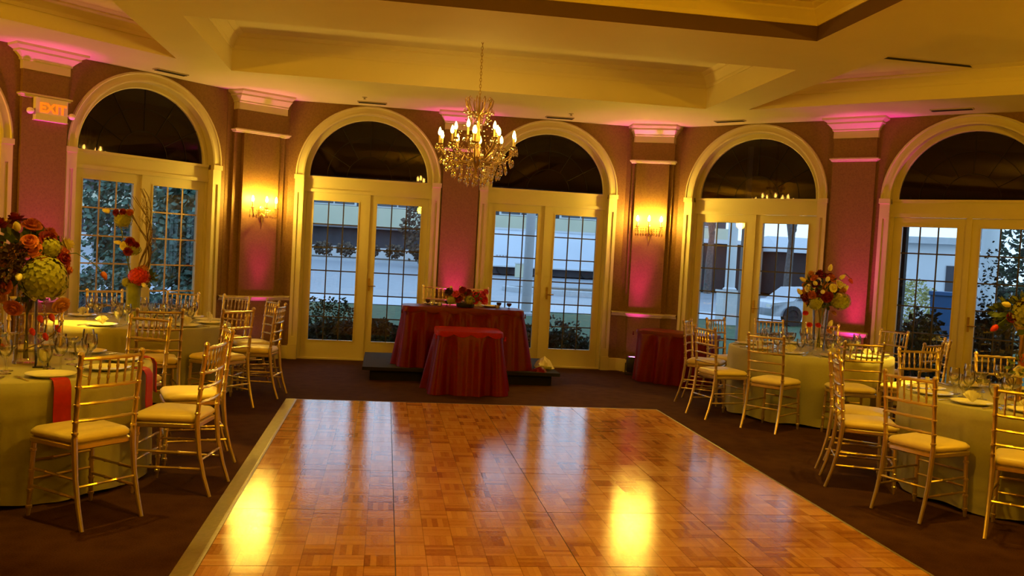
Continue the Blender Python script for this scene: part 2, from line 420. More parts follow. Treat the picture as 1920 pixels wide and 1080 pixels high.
chL = chamfer('wall_corner_left', 9, cPL, cQL)
chR = chamfer('wall_corner_right', 10, cPR, cQR)
k = 0
for fr, a, b in ((FL, 6.68, sLe), (FC, cQL[0], -1.245), (FC, 3.165, cPR[0]), (FR, sRb, -5.44), (FL, 4.18, 4.23), (FL, 4.70, 4.75), (FR, -3.47, -3.44), (FR, -2.93, -2.90), (FL, sL0, 2.2), (FR, -.9, sR1)):
    k += 1; strip('baseboard_%d' % k, fr, a, b, BASE); strip('trim_%d' % (20+k), fr, a, b, RAIL)
for k, (p, q) in enumerate((((X0,Y0),(X0,yL)), ((X1,yR),(X1,Y0)), ((X1,Y0),(X0,Y0)))):
    m = MB(); m.sweep(BASE, [p, q]); m.build('baseboard_' + ('west','east','back')[k], M['cream'])['kind'] = 'structure'

# ------------------------------------------------------------------ French doors with fanlights
def bay(n, fr, c, grille):
    t = empty('door_%d' % n); t['kind'] = 'structure'
    pr = [(.85,.14),(.85,-.03),(.868,-.036),(.885,-.03),(.895,-.026),(.935,-.028),(.945,-.04),(.962,-.036),(.965,0)]
    m = MB(fr)                                          # arched casing
    m.rings([[(c+r*cos(a), y, ZS+r*sin(a)) for r, y in pr] for a in [pi*k/36 for k in range(37)]], False)
    m.build('arch_casing', M['cream'], t, ang=30)
    for s in (-1, 1):                                   # fluted posts with plinth and impost block
        m = MB(fr)
        post = [(.85,.14),(.85,-.03),(.89,-.03),(.89,-.012),(.925,-.012),(.925,-.03),(.965,-.03),(.965,0)]
        flat = [(.85,.14),(.85,-.03),(.89,-.03),(.89,-.03),(.925,-.03),(.925,-.03),(.965,-.03),(.965,0)]
        rg = [[(c+s*r, y, z) for r, y in p] for z, p in ((0,flat),(.30,flat),(.301,post),(2.22,post),(2.221,flat),(2.40,flat))]
        m.rings([q[::-1] for q in rg] if s > 0 else rg, False)
        m.box(min(c+s*.85,c+s*.972), max(c+s*.85,c+s*.972), -.042, .0, 0, .19)
        m.box(min(c+s*.848,c+s*.975), max(c+s*.848,c+s*.975), -.045, .02, 2.40, ZS)
        m.build('casing_post', M['cream'], t, smooth=False)
    m = MB(fr)                                          # transom bar and jambs
    m.box(c-.85, c+.85, .075, .14, 2.25, ZS); m.box(c-.85, c+.85, .055, .08, 2.245, 2.29); m.box(c-.85, c+.85, .062, .08, ZS-.03, ZS)
    m.build('transom', M['cream'], t, smooth=False)
    m = MB(fr)
    for s in (-1, 1): m.box(min(c+s*.815,c+s*.85), max(c+s*.815,c+s*.85), .07, .14, 0, 2.25)
    m.box(c-.85, c+.85, .04, .2, 0, .02)
    m.build('door_frame', M['cream'], t, smooth=False)
    m = MB(fr)                                          # fanlight
    m.rings([[(c+r*cos(a), y, ZS+r*sin(a)) for r, y in ((.85,.085),(RA+.01,.08),(RA,.09),(RA,.14))] for a in [pi*k/36 for k in range(37)]], False)
    fl = m.build('fanlight_frame', M['cream'], t, ang=30)
    m = MB(fr)
    m.f.append([m.P((c+(RA+.01)*cos(a), .118, ZS+(RA+.01)*sin(a))) for a in [pi*k/36 for k in range(37)]])
    m.f.append([m.P((c+(RA+.01)*cos(a), .122, ZS+(RA+.01)*sin(a))) for a in [pi*k/36 for k in range(36,-1,-1)]])
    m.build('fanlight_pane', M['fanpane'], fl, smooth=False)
    m = MB(fr)
    for rr in (.30,.56): m.tube([(c+rr*cos(a), .112, ZS+rr*sin(a)) for a in [pi*k/24 for k in range(25)]], .004, 5)
    for a in [pi*k/6 for k in range(1,6)]: m.tube([(c+.30*cos(a), .112, ZS+.30*sin(a)), (c+RA*cos(a), .112, ZS+RA*sin(a))], .004, 5)
    m.build('fanlight_grille', M['fanbar'], fl)
    for s in (-1, 1):                                   # two leaves
        X = lambda a, b: (min(c+s*a, c+s*b), max(c+s*a, c+s*b))
        m = MB(fr)
        m.box(*X(.004, GA), .085, .13, .02, 2.245); m.box(*X(GB, .813), .085, .13, .02, 2.245)
        m.box(*X(GA, GB), .085, .13, .02, ZGB); m.box(*X(GA, GB), .085, .13, ZGT, 2.245)
        if s > 0: m.box(c-.03, c+.03, .07, .09, .02, 2.245)
        # bead round the glass
        for a, b, z0, z1 in ((GA-.012,GA,ZGB-.012,ZGT+.012),(GB,GB+.012,ZGB-.012,ZGT+.012),(GA,GB,ZGB-.012,ZGB),(GA,GB,ZGT,ZGT+.012)): m.box(*X(a,b), .078, .088, z0, z1)
        leaf = m.build('door_leaf', M['cream'], t, smooth=False)
        m = MB(fr); m.box(*X(GA-.004, GB+.004), .108, .112, ZGB-.004, ZGT+.004); m.build('glass_pane', M['pane'], leaf, smooth=False)
        m = MB(fr)
        for k in (1, 2): x = GA+(GB-GA)*k/3; m.box(*X(x-.008, x+.008), .096, .107, ZGB, ZGT)
        for k in range(1, 6): z = ZGB+(ZGT-ZGB)*k/6; m.box(*X(GA, GB), .095, .106, z-.008, z+.008)
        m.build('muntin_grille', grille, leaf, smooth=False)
        if s > 0:
            m = MB(fr); m.box(c+.05, c+.075, .078, .086, .95, 1.12); m.tube([(c+.062,.08,1.02),(c+.062,.045,1.02),(c+.15,.04,1.02)], .008, 6)
            m.build('door_handle', M['brass'], leaf)
n = 0
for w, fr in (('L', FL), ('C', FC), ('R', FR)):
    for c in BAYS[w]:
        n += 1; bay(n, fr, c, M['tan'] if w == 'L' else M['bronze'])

# ------------------------------------------------------------------ ceiling fittings
def vent(x, y, a, L_, w, label, frame=True, z=H):
    t = empty('ceiling_vent', (x, y, z), a, label, 'vent')
    if frame:
        m = MB(); m.box(-L_/2, L_/2, -w/2, w/2, -.012, 0); m.build('vent_frame', M['vent'], t, smooth=False)
    m = MB()
    for k in range(2 if frame else 1):
        yy = (-w*.22 + k*w*.44) if frame else 0
        m.box(-L_/2+.015, L_/2-.015, yy-w*.13, yy+w*.13, -.018, -.0125 if frame else 0)
    m.build('vent_slot', M['slot'], t, smooth=False)
vent(-2.53, 10.62, pi/4, .40, .10, 'small slotted ceiling vent above the arch beside the EXIT sign')
vent(-.27, 11.68, 0, .38, .10, "small slotted ceiling vent just beside the chandelier chain, over the lawn-view doors")
vent(2.22, 11.72, 0, .38, .10, 'small slotted ceiling vent over the doors that look onto the white trailer')
vent(4.30, 10.93, -pi/4, .40, .10, 'small slotted ceiling vent over the doors with the bare tree behind')
vent(6.12, 9.05, -pi/4, .44, .10, 'small slotted ceiling vent over the doors with the dark shrubs behind')
vent(5.35, 8.30, .03, 1.18, .045, 'long black linear air slot in the sloping-edged ceiling tray', False, H+.30)
for x, y, lb in ((-.36, 11.33, 'tiny round sprinkler head on the ceiling by the lawn-view doors'), (2.30, 11.35, 'tiny round sprinkler head on the ceiling by the trailer-view doors')):
    m = MB(); m.lathe([(.035,-.004),(.03,-.01),(.012,-.014),(.012,-.03),(.022,-.032),(.0,-.036)], 12, (0,0,0)); o = m.build('sprinkler_head', M['vent']); o.location = (x, y, H+.004); tag(o, lb, 'sprinkler', 'ceiling sprinklers')

def spot(name, loc, aim, power, size, col, blend=.5, rad_=.05):
    l = bpy.data.lights.new(name, 'SPOT'); l.energy = power; l.spot_size = rad(size); l.spot_blend = blend; l.color = col; l.shadow_soft_size = rad_
    o = bpy.data.objects.new(name, l); COL.objects.link(o); o.location = loc
    o.rotation_euler = (Vector(aim)-Vector(loc)).to_track_quat('-Z', 'Y').to_euler(); return o
def point(name, loc, power, col, r=.2):
    l = bpy.data.lights.new(name, 'POINT'); l.energy = power; l.color = col; l.shadow_soft_size = r
    o = bpy.data.objects.new(name, l); COL.objects.link(o); o.location = loc; return o
WARM = (1, .48, .010)
WARM2 = (1, .60, .04)

# ------------------------------------------------------------------ dance floor
DX, DY, PW = -.797, 8.806, .9144
t = empty('dance_floor', (DX, DY, 0), 0, 'glossy orange oak parquet dance floor with grey metal edging on the carpet', 'dance floor')
m = MB()
for i in range(4):
    for j in range(12):
        g = .002
        x0, x1, y0, y1 = i*PW+g, (i+1)*PW-g, -(j+1)*PW+g, -j*PW-g
        m.box(x0, x1, y0, y1, 0.004, .02)
m.build('parquet', M['parquet'], t, smooth=False)
m = MB(); m.box(0, 4*PW, -12*PW, 0, .0, .0165); m.build('seam_bed', M['black'], t, smooth=False)
E_ = [(0,.02),(.01,.0215),(.02,.0215),(.115,.003),(.115,0)]
m = MB(); m.sweep(E_, [(0,-12*PW),(0,0)][::-1]); 
for nm, a, b in (('edge_ramp',(0,-12*PW),(0,0)), ('edge_ramp',(0,0),(4*PW,0)), ('edge_ramp',(4*PW,0),(4*PW,-12*PW))):
    q = MB(); d = Vector((b[0]-a[0], b[1]-a[1])).normalized(); nn = Vector((-d.y, d.x)); w = .115 if a[0] == 0 and b[0] == 0 else .05
    rg = []
    for base, e in ((a,-1),(b,1)):
        rg.append([(base[0]+nn.x*o*w/.115+d.x*e*(o*w/.115), base[1]+nn.y*o*w/.115+d.y*e*(o*w/.115), z) for o, z in E_])
    q.rings(rg, False); q.build(nm, M['trimgrey'], t, smooth=False)

# ------------------------------------------------------------------ chiavari chair
def bamboo(p0, p1, r, nodes, n=8):
    """a turned rod with raised rings at the given fractions; p may be a list of points"""
    p0 = Vector(p0); p1 = Vector(p1); L_ = (p1-p0).length; fr = [(0,r)]
    for f in nodes:
        e = .006/L_
        fr += [(f-e*1.6,r),(f-e,r*1.32),(f+e,r*1.32),(f+e*1.6,r)]
    fr.append((1,r)); return [p0.lerp(p1, f) for f, _ in fr], [q for _, q in fr]
def chair_proto():
    t = empty('chiavari_chair', (0,0,0))
    G = M['gold']
    m = MB()                                            # seat frame: rounded trapezoid ring
    def outl(w, dd, z, rr=.05):
        pts = []
        for cx, cy, a0 in ((w-rr, dd-rr, 0), (-w+rr, dd-rr, 90), (-w*.9+rr, -dd+rr, 180), (w*.9-rr, -dd+rr, 270)):
            for k in range(5): a = rad(a0+k*22.5); pts.append((cx+rr*cos(a), cy+rr*sin(a), z))
        return pts
    m.rings([outl(.19,.185,.405), outl(.20,.195,.412), outl(.20,.195,.432), outl(.19,.185,.44)], True, True, True)
    m.build('seat_frame', G, t)
    m = MB()
    m.rings([outl(.185,.18,.44), outl(.199,.194,.454), outl(.198,.193,.470), outl(.182,.178,.487), outl(.13,.13,.499), outl(.06,.06,.503,.03)], True, True, True)
    m.build('seat_cushion', M['seat'], t, ang=80)
    for s in (-1, 1):
        m = MB(); pts, rs = bamboo((s*.172,.165,.41), (s*.185,.178,0), .0135, (.12,.40,.66,.88)); rs[-1] = .010
        m.tube(pts, rs, 8); m.build('front_leg', G, t)
        m = MB()                                        # back post sweeps down into the splayed rear leg
        path = [(s*.178,-.285,0),(s*.176,-.245,.12),(s*.174,-.212,.26),(s*.173,-.196,.40),(s*.175,-.192,.47)]
        up = [(s*.175,-.194,.50),(s*.1755,-.198,.56),(s*.1765,-.206,.65),(s*.178,-.215,.745),(s*.18,-.226,.85),(s*.181,-.235,.915)]
        P_, r_ = [], []
        for i, p in enumerate(path): P_.append(p); r_.append((.0115,.013,.0145,.016,.016)[i])
        for i, p in enumerate(up):
            q = Vector(p); P_ += [q-Vector((0,0,.009)), q-Vector((0,0,.005)), q+Vector((0,0,.005)), q+Vector((0,0,.009))]
            r_ += [.0138,.018,.018,.0138]
        P_ += [(s*.181,-.236,.926),(s*.181,-.236,.934)]; r_ += [.015,.008]
        m.tube(P_, r_, 8); m.build('back_post', G, t)
    def rail(z, y, nodes=(.2,.5,.8), r=.010, bow=.02):
        m = MB(); P_, r_ = [], []
        for k in range(13):
            f = k/12; x = -.178+.356*f; b = bow*(1-(2*f-1)**2)
            P_.append((x, y-b, z)); r_.append(r*(1.35 if k in (3,6,9) else 1))
        m.tube(P_, r_, 7); m.build('back_rail', G, t)
    rail(.895,-.232); rail(.745,-.215); rail(.655,-.206,r=.0085); rail(.565,-.198,r=.0085)
    for k in range(6):
        f = (k+1)/7; x = -.178+.356*f; b = .02*(1-(2*f-1)**2)
        m = MB(); pts, rs = bamboo((x,-.215-b,.745),(x,-.232-b,.895), .0062, (.3,.7), 6); m.tube(pts, rs, 6); m.build('spindle', G, t)
    for z, a, b in ((.20,(-.178,.172),(.178,.172)), (.26,(-.176,.170),(-.174,-.212)), (.26,(.176,.170),(.174,-.212)), (.165,(-.180,.173),(-.175,-.235)), (.165,(.180,.173),(.175,-.235)), (.22,(-.174,-.222),(.174,-.222)), (.30,(-.176,.169),(.176,.169))):
        m = MB(); pts, rs = bamboo((*a,z),(*b,z), .0078, (.33,.67), 6); m.tube(pts, rs, 6); m.build('stretcher', G, t)
    return t
TBL = {1: (-2.325,5.93), 2: (-2.36,9.10), 3: (4.56,8.90), 4: (4.64,5.75)}
N1 = 'the table with the huge hydrangea bouquet'; N2 = 'the curly-willow table'; N3 = 'the table with the round bouquet by the bare-tree doors'; N4 = 'the table of the single green hydrangea'
CH = [ # table, angle, R of the seat, yaw offset, label
 (1,-49.5,1.085,11,'golden chiavari chair seen fully from behind beside a hanging burgundy napkin'),
 (1,-14,1.09,6,'golden chiavari chair next to the parquet edge, seen from the side with a gold-lit seat'),
 (1,24,1.09,-6,'golden chiavari chair with brightly spotlit pale seat behind the side-on chair'),
 (1,66,1.07,0,'golden chiavari chair across '+N1+', between two burgundy napkins'),
 (1,104,1.07,0,'golden chiavari chair half hidden behind the huge hydrangea bouquet'),
 (1,-86,1.07,0,'golden chiavari chair cut off by the photo edge, only seat and front legs showing'),
 (2,-69,1.07,0,'golden chiavari chair with its back to us in front of the curly-willow table'),
 (2,-38,1.08,0,'golden chiavari chair on the dance-floor side of the curly-willow table, back turned to us'),
 (2,0,1.08,-8,'golden chiavari chair turned edge-on beyond the curly-willow table, nearest the lawn-view doors'),
 (2,27,1.07,0,'golden chiavari chair before the magenta uplight at the curly-willow table'),
 (2,57,1.07,0,'golden chiavari chair facing us under the pink-lit chair rail behind the curly-willow table'),
 (2,87,1.07,-8,'golden chiavari chair against the garden doors, its back just beside the willow vase'),
 (2,121,1.07,0,'golden chiavari chair against the garden doors, its back framed by ornamental grass'),
 (3,148,1.07,0,'golden chiavari chair turned edge-on in front of the small corner table with burgundy cloth'),
 (3,-167,1.07,0,'golden chiavari chair nearest the corner table, angled with its back rails spread open'),
 (3,116,1.07,8,'golden chiavari chair facing us below the white garden column, at the round bouquet'),
 (3,-133,1.08,-8,'golden chiavari chair seen squarely from behind at the round bouquet table'),
 (3,-97,1.12,0,'golden chiavari chair before the spotlit part of the round bouquet table'),
 (3,83,1.07,8,'golden chiavari chair facing us across the round bouquet table, below the parked car'),
 (3,57,1.03,0,'golden chiavari chair facing us by the magenta chair rail behind the round bouquet'),
 (3,20,1.07,0,'golden chiavari chair by the door casing beyond the spotlit place settings'),
 (3,-27,1.07,0,'golden chiavari chair backed by the dark shrub window, further of two there'),
 (3,-60,1.07,0,'golden chiavari chair backed by the dark shrub window, between the two round tables'),
 (4,90,1.07,0,'golden chiavari chair facing us over white napkins at the hydrangea stand table'),
 (4,59,1.07,12,'golden chiavari chair with brightly glinting back rails under the hydrangea stand'),
 (4,142,1.08,0,'golden chiavari chair tucked behind the edge-on one at the hydrangea stand table'),
 (4,168,1.08,-10,'golden chiavari chair edge-on with shining gold seat at the hydrangea stand table'),
 (4,-158,1.09,0,'golden chiavari chair seen fully from behind at the hydrangea stand table'),
 (4,-127,1.08,-6,'golden chiavari chair cut by the photo edge in front of the hydrangea stand table'),
]
proto = chair_proto(); first = True
def put_chair(x, y, z, rz, label, group):
    global first
    o = proto if first else dup(proto)
    first = False
    o.location = (x, y, z); o.rotation_euler = (0,0,rz); tag(o, label, 'chair', group)
GN = {1:'chairs around the huge bouquet table', 2:'chairs around the curly-willow table', 3:'chairs around the round bouquet table', 4:'chairs around the hydrangea stand table'}
for tb, a, r_, dy, lb in CH:
    c = TBL[tb]; a_ = rad(a)
    r_ += .03
    put_chair(c[0]+r_*cos(a_), c[1]+r_*sin(a_), 0, a_+pi/2+rad(dy), lb, GN[tb])
put_chair(.69, 11.38, .164, pi, 'golden chiavari chair behind the burgundy head table, on the lawn-view side', 'chairs at the head table')
put_chair(1.18, 11.38, .164, pi, 'golden chiavari chair behind the burgundy head table, on the trailer-view side', 'chairs at the head table')

# ------------------------------------------------------------------ round tables
TZ = .70
def round_cloth(name, parent, r, z, seed):
    rr = random.Random(seed); ph = [rr.uniform(0, 2*pi) for _ in range(6)]
    n = 168; rg = []
    def rip(a, k): return sum(sin(a*f+ph[i]*3)*w for i, (f, w) in enumerate(((11,.45),(17,.35),(23,.25),(5,.2),(31,.12))))*k
    for q in (.02,.3,.6,.9,.985): rg.append([(r*q*cos(2*pi*k/n), r*q*sin(2*pi*k/n), z) for k in range(n)])
    rg.append([(r*cos(2*pi*k/n), r*sin(2*pi*k/n), z-.006) for k in range(n)])
    for j in range(1, 11):
        f = j/10
        rg.append([((r+.004+.008*f+rip(2*pi*k/n, .022*f**.8))*cos(2*pi*k/n), (r+.004+.008*f+rip(2*pi*k/n, .022*f**.8))*sin(2*pi*k/n), z-.012-(z-.02)*f+ (.012*(1+sin(9*2*pi*k/n+ph[0])) if j == 10 else 0)) for k in range(n)])
    m = MB(); m.rings(rg, True, True, False); return m.build(name, M['cloth'], parent, ang=75)
TL = {1:'round banquet table in ivory floor-length cloth with hanging burgundy napkins and the huge bouquet', 2:'round banquet table in ivory cloth carrying the curly-willow vase before the garden doors', 3:'round banquet table in ivory cloth carrying the round bouquet on a tall glass vase', 4:'round banquet table in ivory cloth carrying the green hydrangea on a stand'}
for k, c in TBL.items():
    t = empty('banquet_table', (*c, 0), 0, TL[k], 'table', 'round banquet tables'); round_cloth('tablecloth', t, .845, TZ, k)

# glasses, plates, cutlery
def lathe_obj(name, prof, mt, n=16): m = MB(); m.lathe(prof, n); return m.build(name, mt, ang=60)
def wine():
    return lathe_obj('wine_glass', [(.0,.0),(.034,.0),(.034,.003),(.008,.008),(.0045,.02),(.0045,.085),(.012,.095),(.030,.112),(.039,.14),(.038,.168),(.033,.20),(.0315,.20),(.036,.168),(.037,.14),(.028,.114),(.006,.10)], M['glass'])
def water():
    return lathe_obj('water_goblet', [(.0,.0),(.036,.0),(.036,.003),(.010,.01),(.007,.03),(.010,.045),(.030,.065),(.043,.10),(.045,.145),(.0435,.145),(.041,.10),(.028,.068),(.006,.052)], M['glass'])
def coupe():
    return lathe_obj('champagne_coupe', [(.0,.0),(.034,.0),(.034,.003),(.006,.01),(.0045,.10),(.010,.112),(.035,.125),(.052,.150),(.0505,.150),(.034,.128),(.006,.118)], M['glass'])
def plate():
    return lathe_obj('dinner_plate', [(0,.0),(.085,.0),(.09,.004),(.135,.018),(.136,.021),(.09,.0085),(.085,.006),(0,.006)], M['china'], 28)
def napkin_fold():
    m = MB(); n = 7                                      # fan-folded napkin standing on the plate
    rg = []
    for i in range(n*2+1):
        a = rad(-55+110*i/(n*2)); d = .012 if i % 2 else -.012
        rg.append([(0+.004*i/n, d*.2, .008), (sin(a)*.05, d*.8, .008+cos(a)*.05), (sin(a)*.078, d, .010+cos(a)*.078)])
    m.rings(rg, False); m2 = [[(p[0], p[1]+.003, p[2]) for p in r] for r in rg]; m.rings([r[::-1] for r in m2], False)
    return m.build('folded_napkin', M['napkin'], smooth=False)
def fork():
    m = MB(); m.tube([(0,-.10,.003),(0,-.05,.004),(0,.02,.004)], [.005,.0035,.003], 6)
    m.box(-.011,.011,.02,.045,.002,.005)
    for k in range(4): m.box(-.011+k*.0062,-.008+k*.0062,.045,.095,.003,.005)
    return m.build('dinner_fork', M['steel'])
def knife():
    m = MB(); m.tube([(0,-.11,.004),(0,-.02,.004)], [.0055,.005], 6); m.prism([(-.006,-.02),(.007,-.02),(.009,.05),(.004,.11),(-.006,.10)], .002, .0045)
    return m.build('dinner_knife', M['steel'])
def hang_napkin():
    m = MB(); path = [(-.045,.006),(-.035,.008),(-.02,.007),(0,.006),(.022,-.004),(.034,-.03),(.038,-.10),(.040,-.18),(.041,-.235)]
    rg = [[(x-.003*sin(z*30), w*(1+.18*(k/len(path))), z) for w in (-.042,-.02,0,.02,.042)] for k, (x, z) in enumerate(path)]
    top = [[(p[0]+(.006 if k > 4 else 0), p[1], p[2]+(.006 if k <= 4 else 0)) for p in r] for k, r in enumerate(rg)]
    ring = [a + b[::-1] for a, b in zip(rg, top)]
    m.rings(ring, True, True, True); return m.build('burgundy_napkin', M['rednap'])
GL = {1:'on the huge bouquet table', 2:'on the curly-willow table', 3:'on the round bouquet table', 4:'on the hydrangea stand table'}
protos = {'wine': wine(), 'water': water(), 'coupe': coupe(), 'plate': plate(), 'nap': napkin_fold(), 'fork': fork(), 'knife': knife(), 'hang': hang_napkin()}
LBL = {'wine':('slender clear wine glass %s','glass'), 'water':('short clear water goblet %s','glass'), 'coupe':('wide clear champagne coupe %s','glass'), 'plate':('round white china dinner plate laid %s','plate'), 'nap':('white fan-folded napkin standing %s','napkin'), 'fork':('silver dinner fork laid %s','fork'), 'knife':('silver dinner knife laid %s','knife')}
used = set()
def put(kind, loc, rz, label, cat, group):
    o = protos[kind]
    if kind in used: o = o.copy(); COL.objects.link(o)
    used.add(kind); o.location = loc; o.rotation_euler = (0,0,rz); tag(o, label, cat, group); return o
for tb, c in TBL.items():
    angs = [a for (q, a, *_r) in CH if q == tb]
    if tb == 4: angs += [22, -12]
    if tb == 2: angs += [-105, 160]
    if tb == 1: angs += []
    for a in angs:
        a_ = rad(a); e = Vector((cos(a_), sin(a_), 0)); s = Vector((-sin(a_), cos(a_), 0)); C_ = Vector((*c, 0))
        def at(r_, t_): p = C_+e*r_+s*t_; return (p.x, p.y, TZ+.001)
        def P_(kind, r_, t_, rz=0):
            l, ct = LBL[kind]; put(kind, at(r_, t_), a_+rz, l % GL[tb], ct, ct + ' settings ' + GL[tb] + ' ' + kind)
        P_('plate', .66, 0)
        P_('fork', .68, -.165, pi/2); P_('knife', .68, .160, pi/2)
        P_('wine', .47, .13); P_('water', .46, .04); P_('coupe', .36, .105)
        if tb != 1: P_('nap', .66, 0, pi/2) if False else put('nap', (at(.66,0)[0], at(.66,0)[1], TZ+.008), a_+pi/2, 'white fan-folded napkin standing on a plate ' + GL[tb], 'napkin', 'folded napkins ' + GL[tb])
hn = {-47:'burgundy satin napkin hanging over the table edge just behind the nearest full chair back', -14:'burgundy satin napkin hanging off the table edge beside the gold-lit side-on seat', 24:'burgundy satin napkin lying across the far table rim by the brightest seat', -86:'burgundy satin napkin at the place setting cut by the photo edge', 66:'burgundy satin napkin at the far place setting opposite the nearest chair', 104:'burgundy satin napkin at the setting under the huge bouquet'}
for a, lb in hn.items():
    aa = a+6
    if a == -47: aa = -51
    a_ = rad(aa); c = TBL[1]
    o = put('hang', (c[0]+.852*cos(a_), c[1]+.852*sin(a_), TZ+.004), a_, lb, 'napkin', 'burgundy napkins on the huge bouquet table')
def card(x, y, rz, lb):
    t = empty('table_number_stand', (x, y, TZ+.001), rz, lb, 'card stand')
    m = MB(); m.tube([(-.035,0,.004),(-.028,.0,.10),(-.012,.008,.125),(.012,.008,.125),(.028,0,.10),(.035,0,.004)], .006, 6); m.box(-.05,.05,-.02,.02,0,.006); m.build('stand_frame', M['black'], t)
    m = MB(); m.box(-.024,.024,.004,.007,.012,.112); m.build('card', M['napkin'], t, smooth=False)
card(-2.07, 5.77, .35, 'small black arched card stand beside the huge bouquet')
card(4.66, 8.62, .8, 'small black arched card stand on the round bouquet table')

# ------------------------------------------------------------------ flowers
def rose_mesh(mb, c, r, d):
    d = Vector(d).normalized(); q = d.to_track_quat('Z', 'Y').to_matrix(); c = Vector(c)
    for ring, (n, rr, lift, open_) in enumerate(((3,.30,.55,.12),(4,.55,.42,.32),(5,.82,.22,.62),(6,1.0,.02,.95))):
        for k in range(n):
            a0 = 2*pi*k/n + ring*.7 + R.uniform(-.1,.1); w = 2*pi/n*.78
            g = []
            for i in range(4):
                f = i/3
                row = []
                for j in range(4):
                    b = a0 + (j/3-.5)*w*2*(.55+.45*sin(pi*min(f+.2,1)))
                    rad_ = r*(rr*(.35+.65*f) + open_*.18*f*f)
                    z = r*(-.5 + (1.0+lift*.5)*f - open_*.75*f*f)
                    row.append(c + q @ Vector((rad_*cos(b), rad_*sin(b), z)))
                g.append(row)
            mb.rings(g, False)
    mb.ball(c - d*r*.2, r*.55, 8, 6)
def flower(kind, mt, parent, c, r, d):
    m = MB(); rose_mesh(m, c, r, d); return m.build(kind, M[mt], parent, ang=60)
def hydrangea(parent, c, r, squash=1.0, mt='hyd'):
    m = MB(); c = Vector(c)
    N_ = int(130*min(1.6, max(.5, r/.12)))
    for k in range(N_):
        z = 1-2*(k+.5)/N_; a = k*2.39996; s = math.sqrt(1-z*z); d = Vector((s*cos(a), s*sin(a), z)); p = c + Vector((d.x*r, d.y*r, d.z*r*squash))*R.uniform(.9,1.06)
        u = d.orthogonal().normalized(); v = d.cross(u); e = r*.15; tw = R.uniform(0, pi)
        u, v = u*cos(tw)+v*sin(tw), v*cos(tw)-u*sin(tw)
        for x, y in ((1,0),(0,1),(-1,0),(0,-1)):
            ax = u*x+v*y; bx = u*y-v*x
            m.face([p, p+ax*e*.6+bx*e*.5+d*e*.25, p+ax*e*1.15+d*e*.1, p+ax*e*.6-bx*e*.5+d*e*.25])
    m.ball(c, (r*.88, r*.88, r*.88*squash), 12, 8)
    return m.build('hydrangea', M[mt], parent, ang=180)
def bud(parent, c, r, d, mt='rose_white'):
    d = Vector(d).normalized(); m = MB(Matrix.Translation(c) @ d.to_track_quat('Z','Y').to_matrix().to_4x4())
    m.lathe([(0,-r),(r*.55,-r*.8),(r*.75,-r*.1),(r*.6,r*.7),(r*.25,r*1.3),(0,r*1.4)], 10); return m.build('tulip_bud', M[mt], parent)
def leaves(parent, c, rx, rz, n, size, mt='leaf', name='foliage'):
    m = MB(); c = Vector(c)
    for k in range(n):
        d = Vector((R.gauss(0,1), R.gauss(0,1), R.gauss(0,1))).normalized(); f = R.uniform(.55,1.05)
        p = c + Vector((d.x*rx*f, d.y*rx*f, d.z*rz*f)); u = (d + Vector((R.uniform(-.6,.6), R.uniform(-.6,.6), R.uniform(-.4,.6)))).normalized()
        w = u.orthogonal().normalized()*size*.32; L_ = u*size*R.uniform(.7,1.2); nn = u.cross(w).normalized()*size*.12
        m.face([p, p+L_*.5+w+nn, p+L_, p+L_*.5-w+nn])
    return m.build(name, M[mt], parent, ang=180)
def cyl_vase(parent, r0, r1, h, mt='glass', name='vase'):
    m = MB(); m.lathe([(0,0),(r0,0),(r0,.012),(r0*.92,.02),((r0+r1)/2*.9,h*.5),(r1,h),(r1-.006,h),((r0+r1)/2*.9-.006,h*.5),(r0*.88,.024),(0,.022)], 24); return m.build(name, M[mt], parent, ang=60)
def stems(parent, c0, c1, n, spread, mt='leaf', r=.004):
    m = MB()
    for k in range(n):
        a = R.uniform(0, 2*pi); q = spread*R.uniform(.2,1)
        m.tube([(c0[0]+.4*q*cos(a+2), c0[1]+.4*q*sin(a+2), c0[2]), ((c0[0]+c1[0])/2, (c0[1]+c1[1])/2, (c0[2]+c1[2])/2), (c1[0]+q*cos(a), c1[1]+q*sin(a), c1[2])], r, 5)
    return m.build('stems', M[mt], parent)
def dome(parent, c, r, spec, seed, squash=1.0):
    """roses scattered over the upper ball of a bouquet: spec = [(kind, material, radius, count)]"""
    rr = random.Random(seed); c = Vector(c); allf = [s for s in spec for _ in range(s[3])]; rr.shuffle(allf); n = len(allf)
    for k, (kind, mt, fr_, _n) in enumerate(allf):
        z = .98-1.75*(k+.5)/n; a = k*2.39996+seed; s = math.sqrt(max(0, 1-z*z)); d = Vector((s*cos(a), s*sin(a), z))
        p = c + Vector((d.x, d.y, d.z*squash))*r*rr.uniform(.88,1.08)
        if kind == 'tulip_bud': bud(parent, p+d*r*.18, fr_, d, mt)
        else: flower(kind, mt, parent, p, fr_*rr.uniform(.85,1.15), d)
